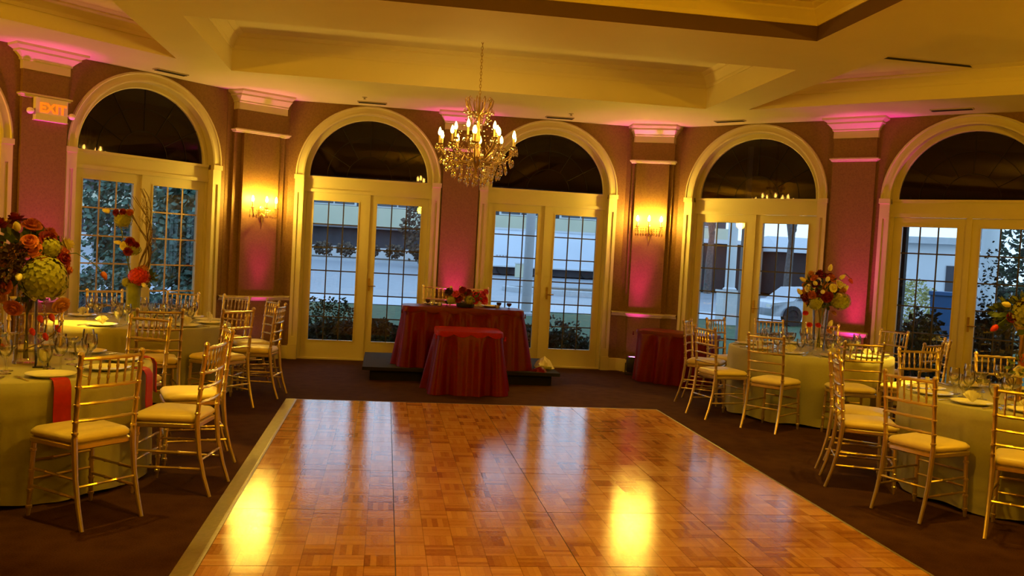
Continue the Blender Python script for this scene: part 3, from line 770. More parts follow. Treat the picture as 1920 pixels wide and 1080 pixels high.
# huge bouquet (table 1)
cx, cy = TBL[1][0]+.10, TBL[1][1]
t = empty('bouquet', (cx, cy, TZ+.001), 0, 'huge mixed bouquet of roses and a big green hydrangea on a tall glass vase', 'flower arrangement')
cyl_vase(t, .075, .06, .48); stems(t, (0,0,.03), (0,0,.55), 12, .05)
leaves(t, (0,0,.64), .20, .22, 170, .075)
dome(t, (-.02,0,.66), .24, [('rose','rose_red',.055,9),('rose','rose_coral',.05,9),('rose','rose_peach',.05,7),('rose','rose_white',.052,7),('tulip_bud','rose_white',.03,5)], 3, 1.05)
hydrangea(t, (.15,-.16,.55), .135); hydrangea(t, (.16,-.10,.74), .07)
for p, r_ in (((-.03,-.27,.62),.09),((-.10,-.26,.52),.07),((.02,-.26,.69),.06)): 
    leaves(t, p, r_, r_, 120, .04, 'plum', 'plum_blossom')
for p, mt, r_ in (((.24,-.08,.68),'rose_red',.042),((.09,-.24,.78),'rose_coral',.045),((-.05,-.25,.50),'rose_coral',.05),((.0,-.22,.36),'rose_coral',.05),((-.08,-.22,.43),'rose_peach',.042),((.24,-.1,.38),'rose_peach',.05),((-.16,-.22,.40),'rose_coral',.05)):
    flower('rose', mt, t, p, r_, Vector(p)-Vector((0,.1,.55)))
m = MB(); m.tube([(.2,-.06,.70),(.30,-.06,.715),(.40,-.06,.66),(.46,-.06,.60)], .003, 5); m.build('trailing_stem', M['leaf'], t)
bud(t, (.47,-.06,.585), .024, (.6,0,-1), 'rose_coral')
for k in range(9):                                        # hanging blossom and crystal strands below
    a = 2*pi*k/9; m = MB()
    x, y = .19*cos(a), .19*sin(a)
    for j in range(7): m.ball((x+.012*sin(j*2+k), y+.012*cos(j*3), .44-j*.045), .010, 6, 5)
    m.tube([(x,y,.46),(x,y,.13)], .0015, 4); m.build('crystal_strand', M['crystal'], t)
for k, (p, mt) in enumerate((((.13,-.14,.30),'rose_pink'),((.19,-.12,.31),'rose_pink'),((.09,-.15,.22),'scarlet'),((.16,-.13,.19),'scarlet'),((.22,-.1,.24),'rose_pink'),((-.07,-.18,.12),'scarlet'))): bud(t, p, .024, (.3,-.3,-.4), mt)
m = MB(); m.tube([(.03,-.1,.10),(.12,-.13,.14),(.20,-.13,.20),(.25,-.12,.27)], .004, 5); m.build('trailing_stem', M['willow'], t)
# curly willow arrangement (table 2)
cx, cy = TBL[2][0]-.08, TBL[2][1]
t = empty('willow_arrangement', (cx, cy, TZ+.001), 0, 'tall curly-willow arrangement with orchids and a scarlet bloom in a leaf-lined vase', 'flower arrangement')
cyl_vase(t, .072, .072, .37, 'greenvase')
for k in range(7):
    rr = random.Random(k); m = MB(); a = rr.uniform(-.5,.5); pts = []
    for j in range(15):
        f = j/14; x = -.02+.16*sin(pi*f*.9+a*.4)+.03*sin(f*9+k*2)-.10*f*f*(k%3)*.5; y = .04*sin(f*7+k); z = .30+f*(1.0-.08*(k%3))
        pts.append((x, y, z))
    m.tube(pts, [.008*(1-.8*j/14)+.0012 for j in range(15)], 5)
    for j in (6, 9, 11):
        p = Vector(pts[j]); m.tube([p, p+Vector((.05*(-1)**j,.01,.06)), p+Vector((.03*(-1)**j,.02,.13)), p+Vector((.06*(-1)**j,0,.19))], [.003,.0025,.002,.001], 4)
    m.build('willow_branch', M['willow'], t)
for pth in ([(0,0,.35),(-.06,0,.55),(-.05,0,.72)], [(0,0,.36),(-.10,0,.7),(-.14,0,.92)]):
    m = MB(); m.tube(pth, .006, 6); m.build('stem', M['leaf'], t)
hydrangea(t, (-.12,0,.985), .085); hydrangea(t, (-.03,0,.70), .085, .7)
for p, mt, r_ in (((-.18,-.05,1.05),'rose_red',.035),((-.11,-.07,1.06),'rose_red',.03),((-.05,-.04,1.06),'rose_coral',.03),((-.03,-.07,.77),'rose_red',.045),((.02,-.05,.74),'rose_red',.035),((-.08,-.08,.73),'rose_white',.04),((-.04,-.09,.68),'rose_red',.04)):
    flower('rose', mt, t, p, r_, Vector(p)-Vector((-.08,.1,p[2]-.02)))
bud(t, (-.14,-.07,.76), .03, (-1,-.2,.1), 'rose_white')
bud(t, (-.27,-.02,1.06), .032, (-1,0,.2), 'rose_white'); m = MB(); m.tube([(-.15,0,1.0),(-.21,0,1.05),(-.25,-.02,1.06)], .003, 5); m.build('stem', M['leaf'], t)
hydrangea(t, (.06,-.05,.44), .10, .85, 'scarlet'); hydrangea(t, (-.06,-.03,.375), .05)
leaves(t, (.10,0,.42), .09, .07, 60, .06); bud(t, (.12,-.10,.36), .028, (.5,-.5,-.5))
flower('rose', 'rose_peach', t, (.10,-.04,.53), .035, (0.3,-.5,.8))
for k, p in enumerate(((.10,-.3),(.2,-.2))):
    pass
# round bouquet (table 3)
cx, cy = TBL[3][0]+.10, TBL[3][1]
t = empty('bouquet', (cx, cy, TZ+.001), 0, 'round bouquet of burgundy and peach roses and buds before a magenta-lit pilaster', 'flower arrangement')
cyl_vase(t, .065, .085, .46); stems(t, (0,0,.03), (0,0,.55), 14, .06)
leaves(t, (0,0,.63), .17, .17, 140, .065)
dome(t, (0,0,.65), .205, [('rose','rose_red',.052,11),('rose','rose_coral',.045,6),('rose','rose_peach',.048,6),('rose','rose_white',.042,6),('tulip_bud','rose_white',.032,9)], 8, .95)
hydrangea(t, (.13,-.16,.545), .105, .85); hydrangea(t, (-.13,-.13,.50), .07)
for p in ((-.28,-.05,.62),(-.13,-.16,.48),(.05,-.13,.30),(.23,-.06,.68),(.02,-.10,.89)): bud(t, p, .033, (p[0],p[1],.3), 'rose_white')
for k, (p, mt) in enumerate((((-.20,-.05,.40),'scarlet'),((-.16,-.08,.28),'scarlet'),((-.07,-.1,.28),'scarlet'),((.10,-.1,.42),'rose_peach'),((.06,-.1,.22),'rose_peach'))): flower('rose', mt, t, p, .028, (p[0],-.3,.3))
m = MB(); m.tube([(.16,-.05,.80),(.22,-.06,.84),(.27,-.06,.80)], .004, 5); m.build('trailing_stem', M['leaf'], t); bud(t, (.285,-.06,.77), .03, (.6,0,-.8), 'rose_pink')
# hydrangea stand (table 4)
cx, cy = TBL[4][0]-.07, TBL[4][1]
t = empty('hydrangea_stand', (cx, cy, TZ+.001), 0, 'green hydrangea with red buds on a tall slim stand, cut by the photo edge', 'flower arrangement')
m = MB(); m.lathe([(0,0),(.09,0),(.09,.012),(.02,.03),(.016,.45),(.05,.52),(.07,.56),(0,.56)], 20); m.build('stand', M['brass'], t)
leaves(t, (0,0,.62), .16, .12, 140, .08)
hydrangea(t, (-.06,-.10,.64), .105); hydrangea(t, (.09,.02,.70), .10); flower('rose','rose_red',t,(-.15,-.06,.60),.035,(-1,-.4,0)); flower('rose','plum',t,(-.12,-.12,.70),.03,(-.6,-.8,.5))
bud(t, (-.19,-.06,.69), .028, (-1,0,.2)); bud(t, (-.27,-.06,.52), .028, (-.8,0,-.6), 'scarlet')
m = MB(); m.tube([(-.1,-.05,.6),(-.18,-.06,.60),(-.25,-.06,.54)], .003, 5); m.build('trailing_stem', M['leaf'], t)
flower('rose','rose_coral',t,(-.02,-.10,.30),.05,(-.3,-.8,.2)); flower('rose','rose_white',t,(-.06,-.09,.22),.04,(-.5,-.8,.1)); leaves(t, (-.05,-.07,.26), .06,.06,30,.06)

# ------------------------------------------------------------------ stage, head table, cake table, corner table
t = empty('stage_platform', (.96, 11.14, 0), 0, 'low black carpeted stage platform under the burgundy head table', 'platform')
m = MB(); m.box(-1.17,1.17,-.84,.60,.12,.16); m.build('stage_deck', M['blackcar'], t, smooth=False)
m = MB(); m.box(-1.08,1.08,-.78,.56,0.0,.12); m.build('stage_skirt', M['stageskirt'], t, smooth=False)
def rect_cloth(name, parent, w, d, z, flare, seed, mt, amp=.03, hem=.0, nf=1.0):
    rr = random.Random(seed); ph = [rr.uniform(0,6.28) for _ in range(5)]
    per = 2*(w+d)*2; n = 360; base = []
    rc = .035
    def pt(s):                                           # rounded rectangle perimeter, unit normal
        segs = []
        a = s*2*pi
        # superellipse keeps corners soft
        e = 8
        ca, sa = cos(a), sin(a)
        rho = (abs(ca/w)**e + abs(sa/d)**e)**(-1/e)
        return rho*ca, rho*sa
    # even arclength
    raw = [pt(k/1200) for k in range(1201)]; L_ = [0]
    for k in range(1200): L_.append(L_[-1]+math.hypot(raw[k+1][0]-raw[k][0], raw[k+1][1]-raw[k][1]))
    j = 0
    for k in range(n):
        q = L_[-1]*k/n
        while L_[j+1] < q: j += 1
        f = (q-L_[j])/max(1e-9, L_[j+1]-L_[j]); base.append((raw[j][0]+(raw[j+1][0]-raw[j][0])*f, raw[j][1]+(raw[j+1][1]-raw[j][1])*f))
    nor = []
    for k in range(n):
        a, b = base[k-1], base[(k+1)%n]; v = Vector((b[1]-a[1], -(b[0]-a[0]))).normalized(); nor.append(v)
    def rip(k):
        s = L_[-1]*k/n*nf
        return sum(sin(s*f+ph[i]+.6*sin(s*5+ph[4]))*q for i, (f, q) in enumerate(((19,.5),(31,.45),(47,.22),(8,.3))))
    # make the ripple periodic by blending at the seam
    rp = [rip(k) for k in range(n)]
    for k in range(24): f = k/24; rp[k] = rp[k]*f + rp[0]*0 + (1-f)*rip(n+k)*1.0
    rg = []
    for q in (.02,.5,.95,.99): rg.append([(x*q, y*q, z) for x, y in base])
    rg.append([(x, y, z-.006) for x, y in base])
    for jn in range(1, 11):
        f = jn/10; o = flare*f**1.15
        rg.append([(base[k][0]+nor[k].x*(o+max(-.75,rp[k])*amp*f**.55), base[k][1]+nor[k].y*(o+max(-.75,rp[k])*amp*f**.55), z-.012-(z-.016-hem)*f) for k in range(n)])
    if flare > .1: rg.append([(base[k][0]+nor[k].x*(flare+.05+max(-.5,rp[k])*amp*1.6), base[k][1]+nor[k].y*(flare+.05+max(-.5,rp[k])*amp*1.6), hem+.003) for k in range(n)])
    m = MB(); m.rings(rg, True, True, False); return m.build(name, mt, parent, ang=75)
def swag(parent, w, d, z, mt, drop=.05, nsw=4, off=.016):
    """scalloped overlay: flat top plus looped edge with little tassels at the corners"""
    m = MB(); n = 160; e = 8; rg = [[], [], [], [], []]
    for k in range(n):
        a = 2*pi*k/n; rho = (abs(cos(a)/w)**e+abs(sin(a)/d)**e)**(-1/e); x, y = rho*cos(a), rho*sin(a)
        s = x/w*nsw/2 if abs(x/w) < abs(y/d) else y/d*nsw/2
        dr = drop*(.45+.55*abs(sin(pi*s)))
        for i, (q, zz) in enumerate(((.02,z+.004),(.96,z+.004),(1+off*.5,z+.001),(1+off,z-.008),(1+off*1.6,z-dr))): rg[i].append((x*q, y*q, zz))
    m.rings(rg, True, True, False); o = m.build('scalloped_overlay', mt, parent, ang=60)
    for sx in (-1, 1):
        q = MB(); q.lathe([(0,0),(.006,-.004),(.008,-.014),(.005,-.02),(.012,-.05),(0,-.052)], 8, (sx*(w+.012), -d-.004, z-drop*.5)); q.build('tassel', mt, parent)
    return o
t = empty('head_table', (.955, 10.69, .16), 0, 'long head table in floor-length burgundy cloth on the stage platform', 'table')
rect_cloth('tablecloth', t, .715, .27, .715, .09, 5, M['red'], .055); swag(t, .72, .275, .718, M['red'], .07, 6)
t = empty('cake_table', (.955, 9.82, 0), 0, 'small square table in burgundy satin with scalloped top standing before the stage', 'table')
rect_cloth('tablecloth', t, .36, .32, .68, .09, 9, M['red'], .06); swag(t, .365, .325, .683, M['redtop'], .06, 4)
t = empty('corner_table', (3.79, 10.95, 0), -pi/4, 'side table in burgundy cloth in the corner below the wall sconce', 'table')
rect_cloth('tablecloth', t, .50, .24, .66, .05, 14, M['red'], .05); swag(t, .505, .245, .663, M['red'], .05, 4)
# things on the head table
HZ = .16+.715+.010
t = empty('table_bouquet', (.98, 10.62, HZ), 0, 'low centrepiece of red, yellow and green flowers on the burgundy head table', 'flower arrangement')
m = MB(); m.lathe([(0,0),(.10,0),(.11,.02),(.11,.05),(.09,.055),(0,.05)], 16); m.build('bowl', M['black'], t)
leaves(t, (0,0,.13), .20, .045, 90, .05)
for x, z, mt, r_ in ((-.20,.09,'rose_peach',.05),(-.13,.13,'rose_pink',.045),(-.10,.07,'rose_red',.05),(-.04,.10,'rose_peach',.05),(.02,.15,'rose_red',.05),(.13,.11,'scarlet',.06),(.20,.13,'rose_pink',.05),(.22,.07,'scarlet',.06),(.10,.06,'scarlet',.05),(-.22,.15,'plum',.05),(.24,.17,'rose_pink',.035),(-.05,.18,'rose_red',.045)):
    flower('rose', mt, t, (x, -.07+R.uniform(-.04,.04), z+.035), r_, (x*2,-.6,.5))
hydrangea(t, (.04,-.10,.09), .06); hydrangea(t, (-.18,-.09,.08), .055)
for k, (x, y, lb) in enumerate(((.58,10.62,'small white votive candle on the lawn-view side of the head table'),(.67,10.60,'small white votive candle close to the head table flowers'),(1.37,10.60,'small white votive candle on the trailer-view side of the head table'))):
    v = empty('votive_candle', (x, y, HZ), 0, lb, 'candle', 'votives on the head table')
    m = MB(); m.lathe([(0,0),(.025,0),(.03,.045),(.028,.045),(.023,.006),(0,.006)], 14); m.build('glass_cup', M['glass'], v)
    m = MB(); m.lathe([(0,.007),(.022,.007),(.025,.032),(0,.034)], 12); m.build('wax', M['china'], v)
def bowl_d(x, y, lb, r_=.05):
    o = lathe_obj('dark_goblet', [(0,0),(r_*.6,0),(r_*.6,.004),(.006,.012),(.006,.04),(r_*.7,.055),(r_,.085),(r_*.95,.11),(r_*.9,.11),(r_*.9,.085),(0,.06)], M['plum']); o.scale = (.62,.62,.62); o.location = (x, y, HZ); tag(o, lb, 'glass', 'dark goblets on the head table')
bowl_d(.53,10.70,'dark goblet at the lawn-view end of the head table'); bowl_d(.76,10.66,'dark goblet beside the flowers, towards the lawn-view doors'); bowl_d(1.40,10.70,'dark goblet beside the flowers, towards the trailer-view doors'); bowl_d(1.52,10.66,'dark goblet at the trailer-view end of the head table')
for x, lb in ((.60,'white plate at the lawn-view place of the head table'), (1.32,'white plate at the trailer-view place of the head table')):
    o = protos['plate'].copy(); COL.objects.link(o); o.location = (x, 10.85, HZ); tag(o, lb, 'plate', 'plates on the head table')
# crumpled cloths left on the stage end
def crumple(name, x, y, z, rx, ry, h, mt, seed, lb):
    rr = random.Random(seed); m = MB(); rg = []
    n = 26
    for j in range(7):
        f = j/6; rg.append([])
        for k in range(n):
            a = 2*pi*k/n; w = 1+.18*sin(3*a+seed)+.12*sin(7*a+seed*2)+rr.uniform(-.05,.05)
            q = (1-f)*w; rg[-1].append((rx*q*cos(a)+.15*rx*f, ry*q*sin(a), max(.0, h*(f**.8)+ (.25*h*sin(5*a+f*6) if 0 < j else 0)*(1-f))))
    m.rings(rg, True, True, True); o = m.build(name, mt, ang=50); o.location = (x, y, z); tag(o, lb, 'cloth'); return o
crumple('crumpled_cloth', 2.00, 10.75, .162, .11, .16, .15, M['napkin'], 2, 'crumpled white cloth peaked on the end of the stage platform')
crumple('crumpled_cloth', 1.90, 10.42, .162, .10, .09, .06, M['red'], 5, 'small heap of burgundy fabric on the stage beside the white cloth')
m = MB(); m.tube([(-.10,0,.022),(-.02,.01,.03),(.10,-.02,.022)], [.015,.022,.018], 8); o = m.build('rolled_cloth', M['hyd']); o.location = (1.97,10.56,.163); tag(o, 'small rolled greenish cloth lying between the burgundy heap and the white cloth', 'cloth')

# ------------------------------------------------------------------ uplights
PINK = (1, .02, .50)
def uplight(fr, x, y, power, lb, lean=.05):
    p = WP(fr, x, y); a = math.atan2((fr @ Vector((1,0,0)) - fr @ Vector((0,0,0))).y, (fr @ Vector((1,0,0)) - fr @ Vector((0,0,0))).x)
    t = empty('uplight', p, a, lb, 'light', 'magenta uplights along the wall')
    m = MB(); m.lathe([(0,.04),(.075,.04),(.085,.06),(.085,.235),(.075,.25),(.07,.25),(.07,.235)], 20, cap1=False); m.build('housing', M['black'], t)
    m = MB(); m.box(-.09,.09,-.06,.06,0,.012); m.box(-.1,-.088,-.012,.012,0,.16); m.box(.088,.1,-.012,.012,0,.16); m.build('yoke', M['black'], t, smooth=False)
    m = MB(); m.lathe([(.0,.234),(.069,.234),(.066,.242),(0,.246)], 18); m.build('lens', M['lens'], t)
    q = WP(fr, x, y); spot('uplight_beam', (q.x, q.y, .262), WP(fr, x, y+lean, 3.3), power*.42, 54, PINK, 1.0, .04); spot('uplight_core', (q.x, q.y, .262), WP(fr, x, y+lean*2.2, 3.3), power*1.7, 27, PINK, .9, .04)
UP = 190
uplight(chR[0], chR[1]-.10, -.36, UP, 'black uplight glowing magenta behind the corner table', .17)
uplight(chL[0], chL[1]+.02, -.36, UP*.6, 'black uplight glowing magenta behind the curly-willow table chairs', .17)
uplight(FC, .93, -.20, UP, 'black uplight throwing magenta up the pilaster behind the head table', .14)
uplight(FR, -3.05, -.27, UP, 'black uplight throwing magenta up the pilaster behind the round bouquet', .17)
uplight(FL, 4.47, -.30, UP, 'black uplight throwing magenta up the pilaster under the EXIT sign', .17)

# ------------------------------------------------------------------ wall sconces
def drop_mesh(m, c, r, h):
    m.lathe([(0,0),(r*.5,-h*.15),(r,-h*.55),(r*.6,-h*.85),(0,-h)], 6, c)
def sconce(ch, zc, lb, dx=0):
    fr, c, p = ch; q = WP(fr, c+dx, -p-.002); a = math.atan2((fr.to_3x3() @ Vector((1,0,0))).y, (fr.to_3x3() @ Vector((1,0,0))).x)
    t = empty('wall_sconce', (q.x, q.y, zc), a, lb, 'wall lamp', 'crystal wall sconces')
    m = MB(); m.rings([[(.045*k_*cos(2*pi*k/14), yy, .10*k_*sin(2*pi*k/14)-.06) for k in range(14)] for k_, yy in ((1,0),(1,-.008),(.7,-.016),(.2,-.022))], True, True, True)
    m.tube([(0,-.02,-.10),(0,-.03,-.16),(0,-.02,-.22),(0,-.015,-.26)], [.012,.016,.01,.004], 7); m.build('backplate', M['brass'], t)
    for sx, sy, r_ in ((-1,-.09,.16),(0,-.15,.0),(1,-.09,.16)):
        m = MB(); x = sx*r_
        m.tube([(0,-.02,-.06),(x*.4,sy*.6,-.11),(x*.85,sy,-.10),(x,sy,-.03),(x,sy,0)], .007, 7)
        arm = m.build('arm', M['brass'], t)
        m = MB(); m.lathe([(0,.0),(.02,0),(.034,.012),(.03,.014),(.012,.008),(0,.008)], 12, (x, sy, 0)); m.build('drip_pan', M['crystal'], arm)
        m = MB(); m.lathe([(0,.008),(.010,.008),(.010,.085),(0,.085)], 10, (x, sy, 0)); m.build('candle', M['candle'], arm)
        m = MB(); m.lathe([(0,.085),(.011,.09),(.017,.108),(.012,.135),(.003,.158),(0,.16)], 8, (x, sy, 0)); m.build('bulb', M['sbulb'], arm)
    for k in range(11):
        x = -.18+.036*k; m = MB(); y = -.05-.09*(1-abs(x)/.2)
        for j in range(2): m.ball((x, y, -.02-j*.028), .008, 6, 5)
        drop_mesh(m, (x, y, -.07), .013, .055); m.build('crystal_drop', M['crystal'], t)
sconce(chR, 2.02, 'lit crystal wall sconce above the corner burgundy table')
sconce(chL, 1.96, 'lit crystal wall sconce above the curly-willow table chairs', .02)

# ------------------------------------------------------------------ chandelier
CXX, CYY = .872, 9.05
t = empty('chandelier', (CXX, CYY, 2.62), 0, 'crystal chandelier with lit candle bulbs hanging from the ceiling tray', 'chandelier')
m = MB()
zt = H+.40-2.62
k = 0; z = .52
while z < zt-.04:
    ax = (1,0) if k % 2 else (0,1)
    m.tube([(ax[0]*.010*cos(q), ax[1]*.010*cos(q), z+.017+.021*sin(q)) for q in [2*pi*i/10 for i in range(11)]], .0032, 5, False); z += .032; k += 1
m.build('chain', M['brass'], t)
m = MB(); m.lathe([(0,zt-.045),(.02,zt-.04),(.05,zt-.02),(.065,zt),(0,zt)], 16); m.build('ceiling_canopy', M['brass'], t)
m = MB(); m.lathe([(0,-.34),(.012,-.33),(.03,-.30),(.014,-.26),(.02,-.2),(.05,-.14),(.06,-.09),(.03,-.04),(.018,.05),(.035,.1),(.02,.16),(.014,.26),(.03,.32),(.018,.36),(.01,.45),(.012,.52),(0,.53)], 14); m.build('stem', M['brass'], t)
for ring, (na, ra, zz, off) in enumerate(((10,.395,.0,.15),(5,.23,.085,.4))):
    for k in range(na):
        a = 2*pi*k/na+off; ux, uy = cos(a), sin(a); m = MB()
        pr = [(.03,-.10),(.10,-.155+zz*.6),(ra*.6,-.15+zz),(ra*.88,-.09+zz),(ra,-.02+zz),(ra,.005+zz)]
        m.tube([(ux*r_, uy*r_, z_) for r_, z_ in pr], [.009,.009,.008,.008,.007,.007], 6)
        m.tube([(ux*ra*.6, uy*ra*.6, -.15+zz), (ux*ra*.5, uy*ra*.5, -.09+zz), (ux*ra*.62, uy*ra*.62, -.06+zz), (ux*ra*.7, uy*ra*.7, -.10+zz)], .004, 5)
        arm = m.build('arm', M['brass'], t); c_ = (ux*ra, uy*ra, zz)
        m = MB(); m.lathe([(0,0),(.02,0),(.042,.016),(.038,.018),(.012,.009),(0,.009)], 12, c_); m.build('drip_pan', M['crystal'], arm)
        m = MB(); m.lathe([(0,.009),(.0105,.009),(.0105,.098),(0,.098)], 8, c_); m.build('candle', M['candle'], arm)
        m = MB(); m.lathe([(0,.098),(.012,.103),(.018,.122),(.013,.152),(.003,.178),(0,.18)], 8, c_); m.build('bulb', M['bulb'], arm)
        m = MB()
        for i in range(5):
            b = a+i*2*pi/5; drop_mesh(m, (c_[0]+.038*cos(b), c_[1]+.038*sin(b), zz+.005), .010, .062)
        m.build('pendant_crystals', M['crystal'], arm)
for r_, z_, n_, h_ in ((.37,-.09,18,.085),(.31,-.16,16,.09),(.24,-.215,14,.095),(.17,-.26,10,.095),(.09,-.30,7,.09)):
    for k in range(n_):
        a = 2*pi*k/n_+r_*9; m = MB(); x, y = r_*cos(a), r_*sin(a)
        for j in range(3): m.ball((x*(1-.03*j), y*(1-.03*j), z_+.055-j*.024), .009, 6, 5)
        drop_mesh(m, (x, y, z_-.01), .018, h_); m.build('crystal_drop', M['crystal'], t)
m = MB(); m.ball((0,0,-.36), .026, 8, 6); m.build('finial_ball', M['crystal'], t)
for k in range(14):                                       # strings from crown down to the arms
    a = 2*pi*k/14; m = MB()
    for j in range(10):
        f = j/9; r_ = .10+.20*f+.03*sin(pi*f); m.ball((r_*cos(a), r_*sin(a), .36-.36*f-.10*sin(pi*f)), .0085, 5, 4)
    m.build('bead_string', M['crystal'], t)
for k in range(10):                                       # crown of curled leaves
    a = 2*pi*k/10; ux, uy = cos(a), sin(a); m = MB()
    m.tube([(ux*.03,uy*.03,.34),(ux*.09,uy*.09,.37),(ux*.13,uy*.13,.43),(ux*.145,uy*.145,.49),(ux*.125,uy*.125,.515),(ux*.10,uy*.10,.49)], [.006,.007,.008,.006,.005,.003], 5); m.build('crown_scroll', M['brass'], t)
    m = MB(); drop_mesh(m, (ux*.15, uy*.15, .40), .014, .06); drop_mesh(m, (ux*.105, uy*.105, .36), .014, .06); drop_mesh(m, (ux*.09,uy*.09,.30), .013, .055); m.build('crystal_drop', M['crystal'], t)

# ------------------------------------------------------------------ EXIT sign
q = WP(FL, 4.505, -.052, 2.80)
t = empty('exit_sign', q, pi/4, 'white emergency EXIT sign with glowing orange letters and two lamp heads', 'sign')
m = MB(); m.box(-.165,.165,-.06,0,-.115,.115); m.box(-.17,.17,-.065,-.0,-.12,-.112); m.build('sign_housing', M['exitbox'], t, smooth=False)
cu = bpy.data.curves.new('exit_letters', 'FONT'); cu.body = 'EXIT'; cu.size = .135; cu.extrude = .003; cu.offset = .004; cu.align_x = 'CENTER'; cu.align_y = 'CENTER'; cu.space_character = 1.0
cu.materials.append(M['exit']); tmp = bpy.data.objects.new('tmp', cu); COL.objects.link(tmp); bpy.context.view_layer.update()
me = bpy.data.meshes.new_from_object(tmp.evaluated_get(bpy.context.evaluated_depsgraph_get())); me.name = 'exit_letters'; bpy.data.objects.remove(tmp)
if not me.materials: me.materials.append(M['exit'])
o = bpy.data.objects.new('exit_letters', me); COL.objects.link(o); o.parent = t; o.location = (.01,-.0625,.01); o.rotation_euler = (pi/2,0,0)
for s in (-1, 1):
    m = MB(); m.tube([(s*.165,-.03,-.03),(s*.195,-.035,-.03)], .010, 8); m.ball((s*.215,-.05,-.035), (.036,.036,.034), 12, 9); m.build('lamp_head', M['exitbox'], t)

# ------------------------------------------------------------------ interior lights
def downlight(x, y, z, aim, power, size, lb, blend=.35, col=WARM2):
    t = empty('recessed_downlight', (x, y, z), 0, lb, 'light', 'recessed ceiling downlights')
    m = MB(); m.lathe([(.085,-.001),(.085,-.006),(.062,-.010),(.060,-.002)], 20, cap0=False, cap1=False); m.build('trim_ring', M['ceil'], t)
    m = MB(); m.lathe([(0,-.002),(.060,-.002),(.060,-.004),(0,-.004)], 18); m.build('lamp_disc', M['can'], t)
    spot('downlight_beam', (x, y, z-.02), aim, power, size, col, blend, .04)
# over each table and along the room; most are above the frame
DL = [(-2.75,8.75,H,(-2.85,8.50,.7),1300,19),(-1.30,6.75,H,(-1.28,6.55,.45),330,16),(4.95,8.45,H,(5.05,8.25,.7),1100,19),
      (-1.75,5.2,H,(-1.55,5.5,0),142,42),(3.75,5.4,H,(3.60,5.7,.0),157,44),(3.75,7.6,H,(3.7,7.5,0),135,44),(5.05,6.8,H,(5.2,6.9,.7),300,20),(2.2,9.4,H,(2.3,9.35,0),142,40)]
for i, (x, y, z, aim, pw, sz) in enumerate(DL):
    spot('downlight_beam', (x, y, z-.02), aim, pw, sz, WARM2, .4, .04)
# unseen room lights: chandeliers on the centre line, side glows added to brighten
point('room_chandelier_glow', (.95, 3.3, 2.95), 135, WARM, .10)
point('room_chandelier_glow', (-5.3, 7.1, 2.6), 200, WARM, .10)  # added side light, no fitting: lifts the left ceiling and far table sides
point('room_chandelier_glow', (6.8, 4.2, 2.6), 190, WARM, .10)  # added side light, no fitting: lifts the right ceiling and tables
point('room_chandelier_glow', (.95, -2.0, 2.7), 90, WARM, .10)

# ------------------------------------------------------------------ outside
def ground(name, poly, z, mt, lb=None):
    m = MB(); m.poly([poly], z); o = m.build(name, mt, smooth=False); o['kind'] = 'structure'
    if lb: o['label'] = lb
    return o
ground('lawn_ground', [(-70,5),(-14,5),(-7.6,6.2),(-2.3,12.1),(3.4,12.4),(9.5,6.6),(16,5),(70,5),(70,26),(-70,26)], -.12, M['grass'])
ground('pavement_walk', [(-70,25.6),(70,25.6),(70,29.5),(-70,29.5)], -.10, M['walk'])
m = MB(); m.face([(-70,29.5,-.11),(70,29.5,-.11),(70,56,.55),(-70,56,.55)]); m.build('road_surface', M['road'], smooth=False)['kind'] = 'structure'
m = MB(); m.box(-70,70,55.8,56.2,.40,.72); m.build('kerb', M['walk'], smooth=False)['kind'] = 'structure'
m = MB(); m.face([(-70,56.2,.7),(70,56.2,.7),(70,90,.9),(-70,90,.9)]); m.build('verge_ground', M['mulch'], smooth=False)['kind'] = 'structure'
ground('mulch_bed_ground', [(-2.3,12.35),(3.6,12.35),(3.6,14.9),(-2.3,14.9)], -.105, M['mulch'])
